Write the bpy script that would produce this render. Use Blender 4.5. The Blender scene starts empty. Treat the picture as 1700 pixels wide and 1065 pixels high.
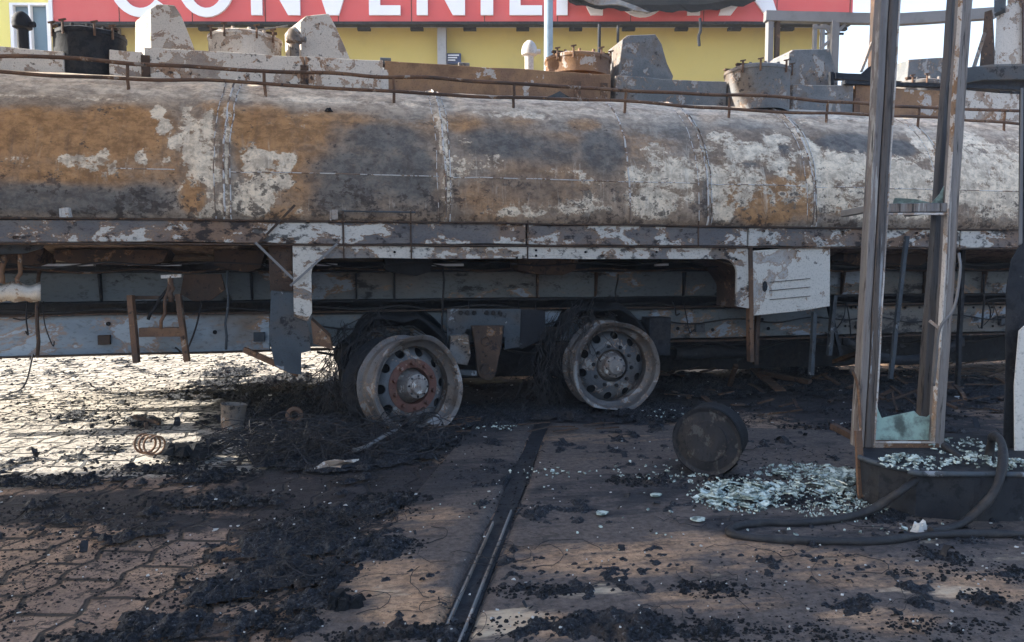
import bpy, bmesh, math, random
import numpy as np
from mathutils import Vector, Matrix
R = math.radians
random.seed(11); rng = np.random.default_rng(5)
scn = bpy.context.scene
col = scn.collection
# ------------------------------------------------------------------ camera
F = 1228.0; H = 1.0; YAW = R(12.5); PITCH = math.atan(92/1228.0)
cam = bpy.data.cameras.new('camera'); cam.sensor_width = 36; cam.lens = 36*F/1700; cam.clip_end = 2000; cam.clip_start = .05
camo = bpy.data.objects.new('camera', cam); col.objects.link(camo)
camo.location = (0, 0, H); camo.rotation_euler = (math.pi/2-PITCH, 0, -YAW); scn.camera = camo
# ------------------------------------------------------------------ sky, sun, exposure
SUN_EL = R(27); SUN_BACK = R(14)
w = bpy.data.worlds.new('World'); scn.world = w; w.use_nodes = True
nt = w.node_tree; bg = nt.nodes['Background']
sky = nt.nodes.new('ShaderNodeTexSky'); sky.sky_type = 'NISHITA'; sky.sun_disc = False
sdir = Vector((-math.cos(SUN_BACK)*math.cos(SUN_EL), math.sin(SUN_BACK)*math.cos(SUN_EL), math.sin(SUN_EL)))
sky.sun_elevation = SUN_EL; sky.sun_rotation = math.atan2(sdir.x, sdir.y)
sky.air_density = 1.3; sky.dust_density = 5.0; sky.ozone_density = 4.0; sky.altitude = 0
tcw = nt.nodes.new('ShaderNodeTexCoord'); sxw = nt.nodes.new('ShaderNodeSeparateXYZ'); nt.links.new(tcw.outputs['Generated'], sxw.inputs[0])
mrw = nt.nodes.new('ShaderNodeMapRange'); mrw.interpolation_type = 'SMOOTHSTEP'; mrw.inputs[1].default_value = .50; mrw.inputs[2].default_value = .12; mrw.inputs[3].default_value = 0; mrw.inputs[4].default_value = .85; nt.links.new(sxw.outputs[2], mrw.inputs[0])
mxw = nt.nodes.new('ShaderNodeMix'); mxw.data_type = 'RGBA'; mxw.inputs[7].default_value = (1.9, 2.2, 2.6, 1); nt.links.new(mrw.outputs[0], mxw.inputs[0]); nt.links.new(sky.outputs[0], mxw.inputs[6])   # milky haze low in the sky
nt.links.new(mxw.outputs[2], bg.inputs[0]); bg.inputs[1].default_value = 0.15
sl = bpy.data.lights.new('sun', 'SUN'); sl.energy = 4.0; sl.angle = R(.5); sl.color = (1, .95, .86)
so = bpy.data.objects.new('sun', sl); col.objects.link(so); so.rotation_euler = sdir.to_track_quat('Z', 'Y').to_euler(); so.location = (-8, 3, 9)
scn.view_settings.view_transform = 'Standard'; scn.view_settings.look = 'None'
scn.view_settings.exposure = 2.05; scn.view_settings.gamma = 1
# ------------------------------------------------------------------ geometry helpers
fw = Vector((math.sin(YAW)*math.cos(PITCH), math.cos(YAW)*math.cos(PITCH), -math.sin(PITCH)))
rt = Vector((math.cos(YAW), -math.sin(YAW), 0)); up = rt.cross(fw)
def ray(px, py): return rt*((px-850)/F) + up*((532.5-py)/F) + fw
def aY(px, py, Y): d = ray(px, py); return Vector((0, 0, H)) + d*(Y/d.y)        # point on the plane y=Y
def aG(px, py, z=0.0): d = ray(px, py); return Vector((0, 0, H)) + d*((z-H)/d.z)   # point on a level plane
def aD(px, py, dep):                                                            # point at a horizontal distance
    d = ray(px, py); k = dep/(d.x*math.sin(YAW)+d.y*math.cos(YAW)); return Vector((0, 0, H)) + d*k
def c2w(xc, dep, z=0): return Vector((xc*math.cos(YAW)+dep*math.sin(YAW), -xc*math.sin(YAW)+dep*math.cos(YAW), z))
def w2c(X, Y): return X*math.cos(YAW)-Y*math.sin(YAW), X*math.sin(YAW)+Y*math.cos(YAW)
def XY(px, Y): return aY(px, 440, Y).x
def ZY(px, py, Y): return aY(px, py, Y).z
# numpy value noise
def _h(i, j, k, s):
    n = (i*374761393 + j*668265263 + k*1274126177 + s*974711) & 0xffffffff
    n = ((n ^ (n >> 13))*1274126177) & 0xffffffff
    return ((n ^ (n >> 16)) & 0xffff)/65535.0
def vnoise(x, y, z, s=0):
    x, y, z = np.broadcast_arrays(x, y, z)
    xi = np.floor(x).astype(np.int64); yi = np.floor(y).astype(np.int64); zi = np.floor(z).astype(np.int64)
    fx = x-xi; fy = y-yi; fz = z-zi
    fx = fx*fx*(3-2*fx); fy = fy*fy*(3-2*fy); fz = fz*fz*(3-2*fz)
    r = 0
    for a in (0, 1):
        for b in (0, 1):
            for c in (0, 1):
                r = r + _h(xi+a, yi+b, zi+c, s)*(fx if a else 1-fx)*(fy if b else 1-fy)*(fz if c else 1-fz)
    return r
def fbm(x, y, z=0.0, sc=1.0, o=4, s=0):
    x = np.asarray(x, float)*sc; y = np.asarray(y, float)*sc; z = np.asarray(z, float)*sc
    r = 0; a = .5; t = 0
    for i in range(o):
        r = r + a*vnoise(x, y, z, s+i*7); t += a; a *= .55; x = x*2.03+3.1; y = y*2.03+1.7; z = z*2.03+.9
    return r/t
WP = {}
class MB:
    def __init__(s): s.v = []; s.f = []; s.n = 0
    def add(s, vs, fs):
        s.v += [tuple(v) for v in vs]; s.f += [tuple(i+s.n for i in f) for f in fs]; s.n += len(vs); return s
    def box(s, x0, x1, y0, y1, z0, z1, seg=.1, M=None):
        if x0 > x1: x0, x1 = x1, x0
        if y0 > y1: y0, y1 = y1, y0
        if z0 > z1: z0, z1 = z1, z0
        L = ((x0, x1), (y0, y1), (z0, z1)); N = [max(1, min(120, int(round((b-a)/seg)))) for a, b in L]
        idx = {}; vs = []; fs = []
        def vid(i, j, k):
            t = (i, j, k)
            if t not in idx:
                idx[t] = len(vs); vs.append(Vector([L[q][0]+(L[q][1]-L[q][0])*t[q]/N[q] for q in range(3)]))
            return idx[t]
        for ax in range(3):
            b, c = (ax+1) % 3, (ax+2) % 3
            for side in (0, N[ax]):
                for i in range(N[b]):
                    for j in range(N[c]):
                        q = []
                        for (di, dj) in ((0, 0), (1, 0), (1, 1), (0, 1)):
                            t = [0, 0, 0]; t[ax] = side; t[b] = i+di; t[c] = j+dj; q.append(vid(*t))
                        fs.append(q if side else q[::-1])
        if M is not None: vs = [M @ v for v in vs]
        return s.add(vs, fs)
    def obox(s, p, q, wd, th, seg=.1, upv=(0, 0, 1)):                       # box bar from p to q
        p = Vector(p); q = Vector(q); d = q-p; L = d.length; d.normalize(); u = Vector(upv)
        if abs(d.dot(u)) > .95: u = Vector((0, 1, 0))
        a = d.cross(u).normalized(); b = a.cross(d)
        M = Matrix((( d.x, a.x, b.x, p.x), (d.y, a.y, b.y, p.y), (d.z, a.z, b.z, p.z), (0, 0, 0, 1)))
        return s.box(0, L, -wd/2, wd/2, -th/2, th/2, seg, M)
    def tube(s, pts, r, n=8, cap=True):
        pts = [Vector(p) for p in pts]; m = len(pts); rs = r if isinstance(r, (list, tuple)) else [r]*m
        vs = []; fs = []; prev = None
        for i, p in enumerate(pts):
            t = (pts[min(i+1, m-1)]-pts[max(i-1, 0)])
            t = t.normalized() if t.length > 1e-9 else Vector((0, 0, 1))
            if prev is None:
                u = Vector((0, 0, 1)) if abs(t.z) < .9 else Vector((1, 0, 0)); a = t.cross(u).normalized()
            else:
                a = prev - t*prev.dot(t); a = a.normalized() if a.length > 1e-6 else t.orthogonal().normalized()
            prev = a; b = t.cross(a)
            for k in range(n):
                g = 2*math.pi*k/n; vs.append(p + (a*math.cos(g)+b*math.sin(g))*rs[i])
        for i in range(m-1):
            for k in range(n):
                k2 = (k+1) % n; fs.append((i*n+k, i*n+k2, (i+1)*n+k2, (i+1)*n+k))
        if cap: fs.append(tuple(range(n))[::-1]); fs.append(tuple((m-1)*n+k for k in range(n)))
        return s.add(vs, fs)
    def lathe(s, prof, n=48, M=None, closed=False):                        # prof: (r, h) about local z
        vs = []; fs = []; m = len(prof)
        for (r, h) in prof:
            for k in range(n):
                g = 2*math.pi*k/n; vs.append(Vector((r*math.cos(g), r*math.sin(g), h)))
        rng_ = range(m if closed else m-1)
        for i in rng_:
            i2 = (i+1) % m
            for k in range(n):
                k2 = (k+1) % n; fs.append((i*n+k, i*n+k2, i2*n+k2, i2*n+k))
        if M is not None: vs = [M @ v for v in vs]
        return s.add(vs, fs)
    def plate(s, pts, off):                                                 # extruded outline
        pts = [Vector(p) for p in pts]; off = Vector(off); n = len(pts)
        vs = pts + [p+off for p in pts]
        fs = [tuple(range(n)), tuple(range(n, 2*n))[::-1]] + [(i, i+n, (i+1) % n+n, (i+1) % n) for i in range(n)]
        return s.add(vs, fs)
    def grid(s, P):                                                         # P[i][j] points
        n, m = len(P), len(P[0]); vs = [p for r_ in P for p in r_]
        return s.add(vs, [(i*m+j, i*m+j+1, (i+1)*m+j+1, (i+1)*m+j) for i in range(n-1) for j in range(m-1)])
    def build(s, name, mat, parent=None, jit=0.0, jsc=5.0, smooth=False, bevel=0, solid=0, origin=None, **tags):
        V = np.array([tuple(v) for v in s.v], float)
        if jit:
            for a in range(3):
                V[:, a] += (fbm(V[:, 0], V[:, 1], V[:, 2], jsc, 2, 40+a*9)-.5)*2*jit*(V[:, a]*0+1)
        if parent is not None: org = WP[parent.name]
        elif origin is not None: org = Vector(origin)
        else:
            mn = V.min(0); mx = V.max(0); org = Vector(((mn[0]+mx[0])/2, (mn[1]+mx[1])/2, mn[2]))
        V = V-np.array(org)
        me = bpy.data.meshes.new(name); me.from_pydata(V.tolist(), [], s.f); me.update()
        bm = bmesh.new(); bm.from_mesh(me); bmesh.ops.recalc_face_normals(bm, faces=bm.faces); bm.to_mesh(me); bm.free()
        o = bpy.data.objects.new(name, me); col.objects.link(o); me.materials.append(mat)
        if smooth: me.polygons.foreach_set('use_smooth', [True]*len(me.polygons))
        if smooth == 'auto': autosm(o)
        if solid: m = o.modifiers.new('t', 'SOLIDIFY'); m.thickness = solid; m.offset = 0
        if bevel: m = o.modifiers.new('b', 'BEVEL'); m.width = bevel; m.segments = 1; m.limit_method = 'ANGLE'; m.angle_limit = R(50)
        if parent is not None: o.parent = parent; WP[o.name] = org
        else: o.location = org; WP[o.name] = org
        for k, v in tags.items(): o[k] = v
        return o
def autosm(o, ang=35):
    me = o.data; bm = bmesh.new(); bm.from_mesh(me)
    for e in bm.edges:
        if len(e.link_faces) == 2 and e.calc_face_angle(0) > R(ang): e.smooth = False
    bm.to_mesh(me); bm.free()
def thing(name, loc, label, category, group=None):
    o = bpy.data.objects.new(name, None); col.objects.link(o); o.location = loc; o.empty_display_size = .2
    o['label'] = label; o['category'] = category
    if group: o['group'] = group
    WP[o.name] = Vector(loc); return o
def spline(pts, n=10):
    pts = [Vector(p) for p in pts]; P = [pts[0]*2-pts[1]]+pts+[pts[-1]*2-pts[-2]]; out = []
    for i in range(1, len(P)-2):
        for k in range(n):
            t = k/n; a, b, c, d = P[i-1], P[i], P[i+1], P[i+2]
            out.append(.5*((2*b)+(c-a)*t+(2*a-5*b+4*c-d)*t*t+(3*b-a-3*c+d)*t**3))
    out.append(pts[-1]); return out
# ------------------------------------------------------------------ material helpers
class NT:
    def __init__(s, name):
        s.m = bpy.data.materials.new(name); s.m.use_nodes = True; s.t = s.m.node_tree; s.b = s.t.nodes['Principled BSDF']
        s.pos = s.t.nodes.new('ShaderNodeNewGeometry').outputs['Position']
    def n(s, ty, **k):
        x = s.t.nodes.new(ty)
        for a, b in k.items(): setattr(x, a, b)
        return x
    def lk(s, a, b):
        if hasattr(a, 'is_output'): s.t.links.new(a, b)
        else: b.default_value = a
    def map(s, loc=(0, 0, 0), sc=(1, 1, 1), rz=0, vec=None):
        x = s.n('ShaderNodeMapping'); s.lk(vec or s.pos, x.inputs[0]); x.inputs[1].default_value = loc; x.inputs[3].default_value = sc; x.inputs[2].default_value = (0, 0, rz); return x.outputs[0]
    def noise(s, scale, det=6, rough=.6, vec=None, dist=0, colr=False):
        x = s.n('ShaderNodeTexNoise'); s.lk(vec or s.pos, x.inputs['Vector']); x.inputs['Scale'].default_value = scale; x.inputs['Detail'].default_value = det; x.inputs['Roughness'].default_value = rough; x.inputs['Distortion'].default_value = dist
        return x.outputs[1 if colr else 0]
    def vor(s, scale, vec=None, feat='F1'):
        x = s.n('ShaderNodeTexVoronoi', feature=feat); s.lk(vec or s.pos, x.inputs['Vector']); x.inputs['Scale'].default_value = scale; return x
    def math(s, op, a, b=0.0, clamp=False):
        x = s.n('ShaderNodeMath', operation=op, use_clamp=clamp); s.lk(a, x.inputs[0]); s.lk(b, x.inputs[1]); return x.outputs[0]
    def sstep(s, v, a, b):
        x = s.n('ShaderNodeMapRange', interpolation_type='SMOOTHSTEP'); s.lk(v, x.inputs[0]); x.inputs[1].default_value = a; x.inputs[2].default_value = b; return x.outputs[0]
    def mix(s, f, a, b, ty='MIX'):
        x = s.n('ShaderNodeMix', data_type='RGBA', blend_type=ty); s.lk(f, x.inputs[0])
        for v, i in ((a, 6), (b, 7)):
            if isinstance(v, tuple): x.inputs[i].default_value = (*v[:3], 1)
            else: s.lk(v, x.inputs[i])
        return x.outputs[2]
    def ramp(s, f, stops):
        x = s.n('ShaderNodeValToRGB'); s.lk(f, x.inputs[0]); e = x.color_ramp.elements
        while len(e) < len(stops): e.new(.5)
        for q, (p, c) in zip(e, stops): q.position = p; q.color = (*c, 1)
        return x.outputs[0]
    def attr(s, name):
        x = s.n('ShaderNodeAttribute', attribute_name=name); sp = s.n('ShaderNodeSeparateColor'); s.lk(x.outputs['Color'], sp.inputs[0]); return sp.outputs
    def bump(s, h, st=.3, d=.01, nrm=None):
        x = s.n('ShaderNodeBump'); x.inputs['Strength'].default_value = st; x.inputs['Distance'].default_value = d; s.lk(h, x.inputs['Height'])
        if nrm is not None: s.lk(nrm, x.inputs['Normal'])
        return x.outputs[0]
    def out(s, c, rough=.8, nrm=None, metal=0, spec=.22):
        if isinstance(c, tuple): s.b.inputs['Base Color'].default_value = (*c, 1)
        else: s.lk(c, s.b.inputs['Base Color'])
        s.lk(rough, s.b.inputs['Roughness']); s.b.inputs['Metallic'].default_value = metal; s.b.inputs['Specular IOR Level'].default_value = spec
        if nrm is not None: s.lk(nrm, s.b.inputs['Normal'])
        return s.m
WHITE = (.60, .57, .52); ORNG = (.30, .155, .065); BRN = (.11, .065, .042); SLATE = (.085, .095, .11); SOOT = (.009, .010, .013)
def burnt(name, stops, paint=WHITE, cover=.35, soot=.35, sc=4.0, rough=.7, seed=0, sx=1.0, bump=.35, edge=ORNG, metal=0.0, sz=1.0, brn=None):
    """burnt painted steel: a rust/soot ground, surviving paint flakes, rust halo round the flakes, soot spots"""
    T = NT(name); v = T.map((seed*3.7, seed*1.3, seed*2.1), (sx, 1, sz))
    n1 = T.noise(sc*.5, 5, .6, v, .4); n2 = T.noise(sc*1.2, 12, .68, v, .3); n3 = T.noise(sc*4.5, 8, .7, v); n4 = T.noise(sc*22, 4, .6, v)
    base = T.ramp(n1, stops)
    base = T.mix(T.math('MULTIPLY', n3, .55), base, brn or BRN, 'MIX')
    th = .5+(.5-cover)*.42
    halo = T.sstep(n2, th-.035, th)
    fl = T.sstep(n2, th, th+.012)
    c = T.mix(T.math('MULTIPLY', halo, .55), base, edge)
    pcol = T.mix(n3, tuple(p*.72 for p in paint), paint)
    c = T.mix(T.math('MULTIPLY', fl, .92), c, pcol)
    sm = T.math('ADD', T.math('MULTIPLY', n3, .7), T.math('MULTIPLY', n1, .3))
    t2 = .5+(.5-soot)*.4
    sf = T.sstep(sm, t2, t2+.07)
    c = T.mix(T.math('MULTIPLY', sf, .85), c, SOOT)
    c = T.mix(T.math('MULTIPLY', T.sstep(n4, .5, .72), .4), c, (.03, .025, .022))
    hgt = T.math('ADD', T.math('MULTIPLY', fl, .6), T.math('ADD', T.math('MULTIPLY', n3, .8), T.math('MULTIPLY', n4, .35)))
    return T.out(c, T.math('ADD', rough-.12, T.math('MULTIPLY', n3, .3)), T.bump(hgt, bump, .012), metal)
def stops(a, b, c, p=(.38, .5, .62)): return [(p[0], a), (p[1], b), (p[2], c)]
M = {}
M['greyrail'] = burnt('burnt_rail_paint', stops((.10,.11,.125), (.17, .16, .155), (.22, .14, .095)), cover=.45, soot=.44, sc=4.6, seed=1, sx=.6)
M['skirt'] = burnt('burnt_skirt_paint', stops((.13, .15, .17), (.22, .21, .2), (.19, .14, .10)), paint=(.60, .56, .50), cover=.56, soot=.42, sc=4, seed=2, sx=.7)
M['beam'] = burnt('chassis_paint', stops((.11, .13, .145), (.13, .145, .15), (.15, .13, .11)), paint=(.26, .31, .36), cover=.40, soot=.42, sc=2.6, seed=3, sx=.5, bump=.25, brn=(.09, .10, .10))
M['beamlit'] = burnt('chassis_lit_paint', stops((.16, .20, .24), (.24, .29, .33), (.17, .12, .08)), paint=(.33, .39, .44), cover=.5, soot=.3, sc=2.2, seed=5, sx=.5, bump=.2, brn=(.13, .14, .15))  # chassis paint copied paler: light from the sunlit ground put into the colour
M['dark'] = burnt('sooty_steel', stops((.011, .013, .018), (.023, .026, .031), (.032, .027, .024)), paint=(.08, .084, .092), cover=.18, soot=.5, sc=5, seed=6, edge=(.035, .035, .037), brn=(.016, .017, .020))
M['slate'] = burnt('slate_steel', stops((.04, .05, .062), (.065, .078, .09), (.085, .075, .07)), paint=(.26, .28, .3), cover=.2, soot=.4, sc=5, seed=7, bump=.2, edge=(.09, .08, .07), brn=(.045, .05, .055))
M['rust'] = burnt('rusty_steel', stops((.06, .04, .03), (.14, .075, .045), (.2, .11, .06)), paint=(.32, .27, .23), cover=.25, soot=.36, sc=6, seed=8)
M['rustdark'] = burnt('dark_rusty_steel', stops((.018, .016, .015), (.045, .028, .020), (.08, .045, .028)), paint=(.16, .135, .12), cover=.2, soot=.42, sc=6, seed=9)
M['pale'] = burnt('scorched_white_paint', stops((.34, .31, .29), (.42, .37, .32), (.28, .17, .1)), paint=(.62, .58, .54), cover=.62, soot=.24, sc=4, seed=10)
M['palebox'] = burnt('scorched_box_paint', stops((.3, .25, .22), (.46, .40, .34), (.36, .22, .14)), paint=(.68, .62, .55), cover=.6, soot=.36, sc=6, seed=13)
M['rustbox'] = burnt('rusty_box_plate', stops((.17, .095, .055), (.33, .19, .1), (.2, .12, .08)), paint=(.5, .46, .42), cover=.27, soot=.25, sc=4, seed=12)
M['greybox'] = burnt('grey_scorched_plate', stops((.13, .14, .145), (.2, .2, .2), (.17, .13, .1)), paint=(.38, .37, .35), cover=.3, soot=.36, sc=6, seed=14, brn=(.10, .095, .09))
M['rim'] = burnt('burnt_rim_steel', stops((.09, .10, .11), (.16, .16, .16), (.12, .10, .085)), paint=(.30, .30, .30), cover=.36, soot=.36, sc=7, seed=15, rough=.55, bump=.18, metal=.35)
M['rimdark'] = burnt('sooty_rim_steel', stops((.09, .1, .115), (.14, .145, .15), (.11, .1, .095)), paint=(.3, .31, .31), cover=.3, soot=.36, sc=9, seed=35, rough=.55, bump=.18, metal=.2, brn=(.06, .06, .065))
M['hub'] = burnt('hub_steel', stops((.2, .2, .2), (.3, .29, .28), (.16, .11, .09)), paint=(.6, .6, .58), cover=.3, soot=.35, sc=16, seed=16, rough=.5, metal=.4)
M['redrust'] = burnt('red_rust_disc', stops((.09, .045, .04), (.15, .06, .05), (.12, .06, .045)), paint=(.3, .2, .17), cover=.2, soot=.36, sc=12, seed=17)
M['post'] = burnt('scorched_aluminium', stops((.14, .145, .155), (.24, .235, .23), (.18, .145, .125)), paint=(.40, .39, .37), cover=.3, soot=.4, sc=7, sx=3, sz=.14, edge=(.16, .11, .085), seed=18, rough=.5, metal=.3, bump=.15)
M['postdark'] = burnt('sooty_post', stops((.045, .045, .05), (.1, .1, .105), (.12, .09, .07)), paint=(.3, .32, .34), cover=.25, soot=.4, sc=7, sx=3, sz=.14, edge=(.08, .06, .05), seed=19, rough=.55, brn=(.035, .035, .038))
M['plate'] = burnt('white_plate', stops((.4, .39, .37), (.52, .5, .47), (.3, .2, .13)), paint=(.70, .66, .59), cover=.64, soot=.3, sc=4, seed=20, bump=.15)
def simple(name, c, rough=.6, sc=8, var=.35, bump=.15, metal=0, dirt=(.05, .045, .04), da=.4):
    T = NT(name); n = T.noise(sc, 8, .65); n2 = T.noise(sc*5, 5, .6)
    cc = T.mix(T.math('MULTIPLY', T.sstep(n, .45, .75), da), c, dirt)
    cc = T.mix(T.math('MULTIPLY', n2, var), cc, tuple(x*.5 for x in c))
    return T.out(cc, rough, T.bump(n2, bump, .005), metal)
M['rubber'] = simple('hose_rubber', (.024, .023, .024), .5, 20, .4, .4, dirt=(.11, .095, .085), da=.35)
M['char'] = simple('charred_lump', (.008, .009, .011), .85, 30, .5, .9, dirt=(.028, .029, .032), da=.6)
M['wire'] = simple('burnt_wire', (.022, .022, .025), .7, 12, .4, .1, dirt=(.06, .045, .036), da=.6)
M['wall'] = simple('yellow_wall_paint', (.54, .43, .14), .8, 1.2, .12, .1, dirt=(.32, .27, .13), da=.5)
M['walllite'] = simple('pale_yellow_wall', (.75, .66, .2), .8, 1.2, .1, .1, dirt=(.6, .55, .2), da=.3)
M['red'] = simple('red_sign_panel', (.60, .10, .095), .55, .7, .08, .05, dirt=(.62, .2, .17), da=.4)
M['letter'] = simple('white_letter', (.78, .78, .8), .5, 2, .06, .02, dirt=(.6, .6, .62), da=.2)
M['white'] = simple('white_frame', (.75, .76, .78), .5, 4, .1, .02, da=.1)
M['bluegrey'] = simple('blue_grey_paint', (.24, .32, .38), .5, 6, .2, .1)
M['grey'] = simple('grey_concrete', (.34, .34, .34), .85, 4, .2, .2)
M['lead'] = simple('dull_grey_steel', (.19, .185, .185), .6, 5, .3, .2, metal=.3)
M['doorglass'] = NT('door_glass').out((.13, .2, .25), .12)
M['flake'] = simple('pale_ash_flake', (.5, .5, .48), .8, 20, .3, .4)
M['signblue'] = simple('small_dark_sign', (.05, .07, .14), .5, 3, .1, .02)
T = NT('broken_glass'); n = T.noise(40, 3, .5)
M['glass'] = T.out(T.mix(T.sstep(n, .38, .6), (.16, .20, .18), T.mix(T.noise(90, 2, .5), (.42, .53, .47), (.80, .86, .80))), .18, None, 0, .6); T.b.inputs['Transmission Weight'].default_value = .2; T.b.inputs['IOR'].default_value = 1.3
T = NT('frosted_glass_pane'); n = T.noise(9, 8, .7)
M['pane'] = T.out(T.mix(T.sstep(n, .42, .62), (.55, .72, .64), (.16, .2, .18)), .3, T.bump(n, .3, .004), 0, .5); T.b.inputs['Transmission Weight'].default_value = .5; T.b.inputs['IOR'].default_value = 1.1

# ================================================================== GROUND
GX = 0
def blobs(u, v, L, soft=1.3):
    """union of soft ellipses (cu, cv, ru, rv, value)"""
    r = np.zeros_like(u)
    for (cu, cv, ru, rv, val) in L:
        d = ((u-cu)/ru)**2+((v-cv)/rv)**2
        r = np.maximum(r, val*np.clip(soft*(1-d), 0, 1))
    return r
def gblob(px, py, rx, ry, val=1.0):                                   # an ellipse on the ground (metres, site axes)
    p = aG(px, py); xc, d = w2c(p.x, p.y); return (xc, d, rx*d/F, ry*d*d/(F*H), val)
TANP = [gblob(*a) for a in [(1000, 930, 240, 40, .8), (650, 960, 120, 60, .9), (700, 1010, 120, 50, .9), (900, 1040, 120, 30, 1), (1300, 930, 200, 40, .6), (1480, 960, 260, 45, .8), (1150, 900, 120, 25, .5), (1620, 980, 140, 40, .9), (60, 940, 150, 60, .9), (200, 900, 170, 30, .7), (100, 1030, 180, 50, 1), (400, 940, 60, 25, .7), (250, 990, 120, 30, .8), (1000, 730, 160, 14, .5), (1300, 680, 200, 20, .45), (700, 860, 100, 40, .35), (1200, 1000, 200, 30, .8), (1450, 1030, 150, 30, .9)]]
SOOT_SHADE = [gblob(*a) for a in [(700, 650, 500, 40, 1.2), (1300, 650, 450, 40, 1.1), (700, 800, 200, 50, 1), (1180, 820, 260, 40, .9), (330, 860, 200, 22, .9), (870, 870, 120, 16, .7), (560, 800, 260, 70, 1), (150, 835, 260, 38, 1), (800, 790, 130, 60, .75), (1000, 820, 220, 50, .8), (700, 700, 250, 60, 1), (950, 690, 250, 20, 1), (1150, 800, 120, 60, .7), (1250, 870, 160, 30, .8), (1300, 740, 160, 40, .6), (1500, 700, 250, 70, .8), (1300, 630, 350, 40, 1), (1500, 900, 260, 30, .8), (1050, 850, 100, 30, .7), (500, 870, 150, 30, .9), (480, 660, 100, 60, .9), (1100, 960, 60, 20, .3)]]  # soot stains, with shade under the tanker painted in as well
def axis(a, b, st, lo, hi):
    core = list(np.arange(a, b, st)); left = []; x = a; s = st
    while x > lo: s *= 1.25; x -= s; left.append(x)
    right = []; x = core[-1]; s = st
    while x < hi: s *= 1.25; x += s; right.append(x)
    return np.array(left[::-1]+core+right)
def ground_mats():
    T = NT('paver_ground'); at = T.attr('mask')                              # r tan, g soot and painted shade, b ash dust
    v = T.map((0, 0, 0), (1, 1, 1), YAW+R(2))
    wob = T.n('ShaderNodeTexWave', wave_type='BANDS', bands_direction='Y', wave_profile='TRI'); T.lk(v, wob.inputs[0]); wob.inputs['Scale'].default_value = 1.55; wob.inputs['Distortion'].default_value = 0
    comb = T.n('ShaderNodeCombineXYZ'); T.lk(T.math('MULTIPLY', T.math('SUBTRACT', wob.outputs['Fac'], .5), .036), comb.inputs[0])
    nz = T.noise(7, 3, .5, None, 0, True); sv = T.n('ShaderNodeVectorMath', operation='SCALE'); T.lk(nz, sv.inputs[0]); sv.inputs['Scale'].default_value = .03
    ad = T.n('ShaderNodeVectorMath', operation='ADD'); T.lk(v, ad.inputs[0]); T.lk(comb.outputs[0], ad.inputs[1])
    ad2 = T.n('ShaderNodeVectorMath', operation='ADD'); T.lk(ad.outputs[0], ad2.inputs[0]); T.lk(sv.outputs[0], ad2.inputs[1])
    v2 = T.map((0, 0, 0), (1, 1, 1), math.pi/2, ad2.outputs[0])
    br = T.n('ShaderNodeTexBrick'); T.lk(v2, br.inputs[0]); br.inputs['Scale'].default_value = 1; br.inputs['Brick Width'].default_value = .24; br.inputs['Row Height'].default_value = .19
    br.inputs['Mortar Size'].default_value = .013; br.inputs['Mortar Smooth'].default_value = .6; br.inputs['Color1'].default_value = (.2, .2, .2, 1); br.inputs['Color2'].default_value = (.8, .8, .8, 1); br.inputs['Bias'].default_value = 0
    joint = br.outputs['Fac']; tone = T.n('ShaderNodeSeparateColor'); T.lk(br.outputs['Color'], tone.inputs[0])
    n1 = T.noise(2.2, 9, .65); n2 = T.noise(14, 9, .7); n3 = T.noise(70, 5, .65); n4 = T.noise(1.1, 4, .5)
    nn = T.math('ADD', T.math('MULTIPLY', n1, .5), T.math('MULTIPLY', n2, .5))
    base = T.mix(n2, (.12, .08, .06), (.40, .25, .155)); base = T.mix(T.math('MULTIPLY', tone.outputs[0], .7), base, (.14, .12, .12)); base = T.mix(T.math('MULTIPLY', T.sstep(n1, .42, .62), .5), base, (.46, .30, .19))
    # pale ash dust on the open side
    dustf = T.sstep(T.math('ADD', at[2], T.math('MULTIPLY', T.math('SUBTRACT', nn, .5), 1.5)), .32, .5)
    c = T.mix(dustf, base, T.mix(n3, (.30, .27, .23), (.56, .51, .44)))
    sf = T.sstep(T.math('ADD', at[1], T.math('MULTIPLY', T.math('SUBTRACT', nn, .5), 4.0)), .15, .75)
    c = T.mix(T.math('MULTIPLY', sf, .93), c, T.mix(n3, (.004, .006, .010), (.026, .031, .041)))
    # crumbs of char everywhere
    cr = T.sstep(T.math('ADD', n2, T.math('MULTIPLY', n3, .6)), .83, .88); c = T.mix(T.math('MULTIPLY', cr, .8), c, (.02, .02, .022))
    g1 = T.noise(38, 8, .8); c = T.mix(.75, c, T.mix(T.sstep(g1, .36, .64), (.5, .5, .52), (1.3, 1.28, 1.25)), 'MULTIPLY')
    jf = T.math('MULTIPLY', joint, T.math('SUBTRACT', 1.0, T.math('MULTIPLY', sf, .6)))
    c = T.mix(T.math('MULTIPLY', jf, .9), c, (.02, .02, .02))
    hgt = T.math('ADD', T.math('MULTIPLY', joint, -1.8), T.math('ADD', T.math('MULTIPLY', n2, .9), T.math('MULTIPLY', n3, .45)))
    g = T.out(c, .85, T.bump(hgt, .8, .012))
    T = NT('concrete_slab'); at = T.attr('mask')
    v = T.map((0, 0, 0), (.35, 1.3, 1), YAW)
    n1 = T.noise(2.2, 9, .68, v, .3); n2 = T.noise(11, 9, .7, v); n3 = T.noise(90, 4, .65); n4 = T.noise(3, 8, .7)
    nn = T.math('ADD', T.math('MULTIPLY', n1, .5), T.math('MULTIPLY', n2, .5))
    base = T.mix(n2, (.055, .05, .05), (.16, .125, .105))
    tf = T.sstep(T.math('ADD', at[0], T.math('MULTIPLY', T.math('SUBTRACT', nn, .5), 4.6)), .25, 1.05)
    c = T.mix(tf, base, T.mix(n4, (.20, .12, .075), (.62, .39, .23)))
    sf = T.sstep(T.math('ADD', at[1], T.math('MULTIPLY', T.math('SUBTRACT', nn, .5), 4.2)), .3, 1.1)
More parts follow.
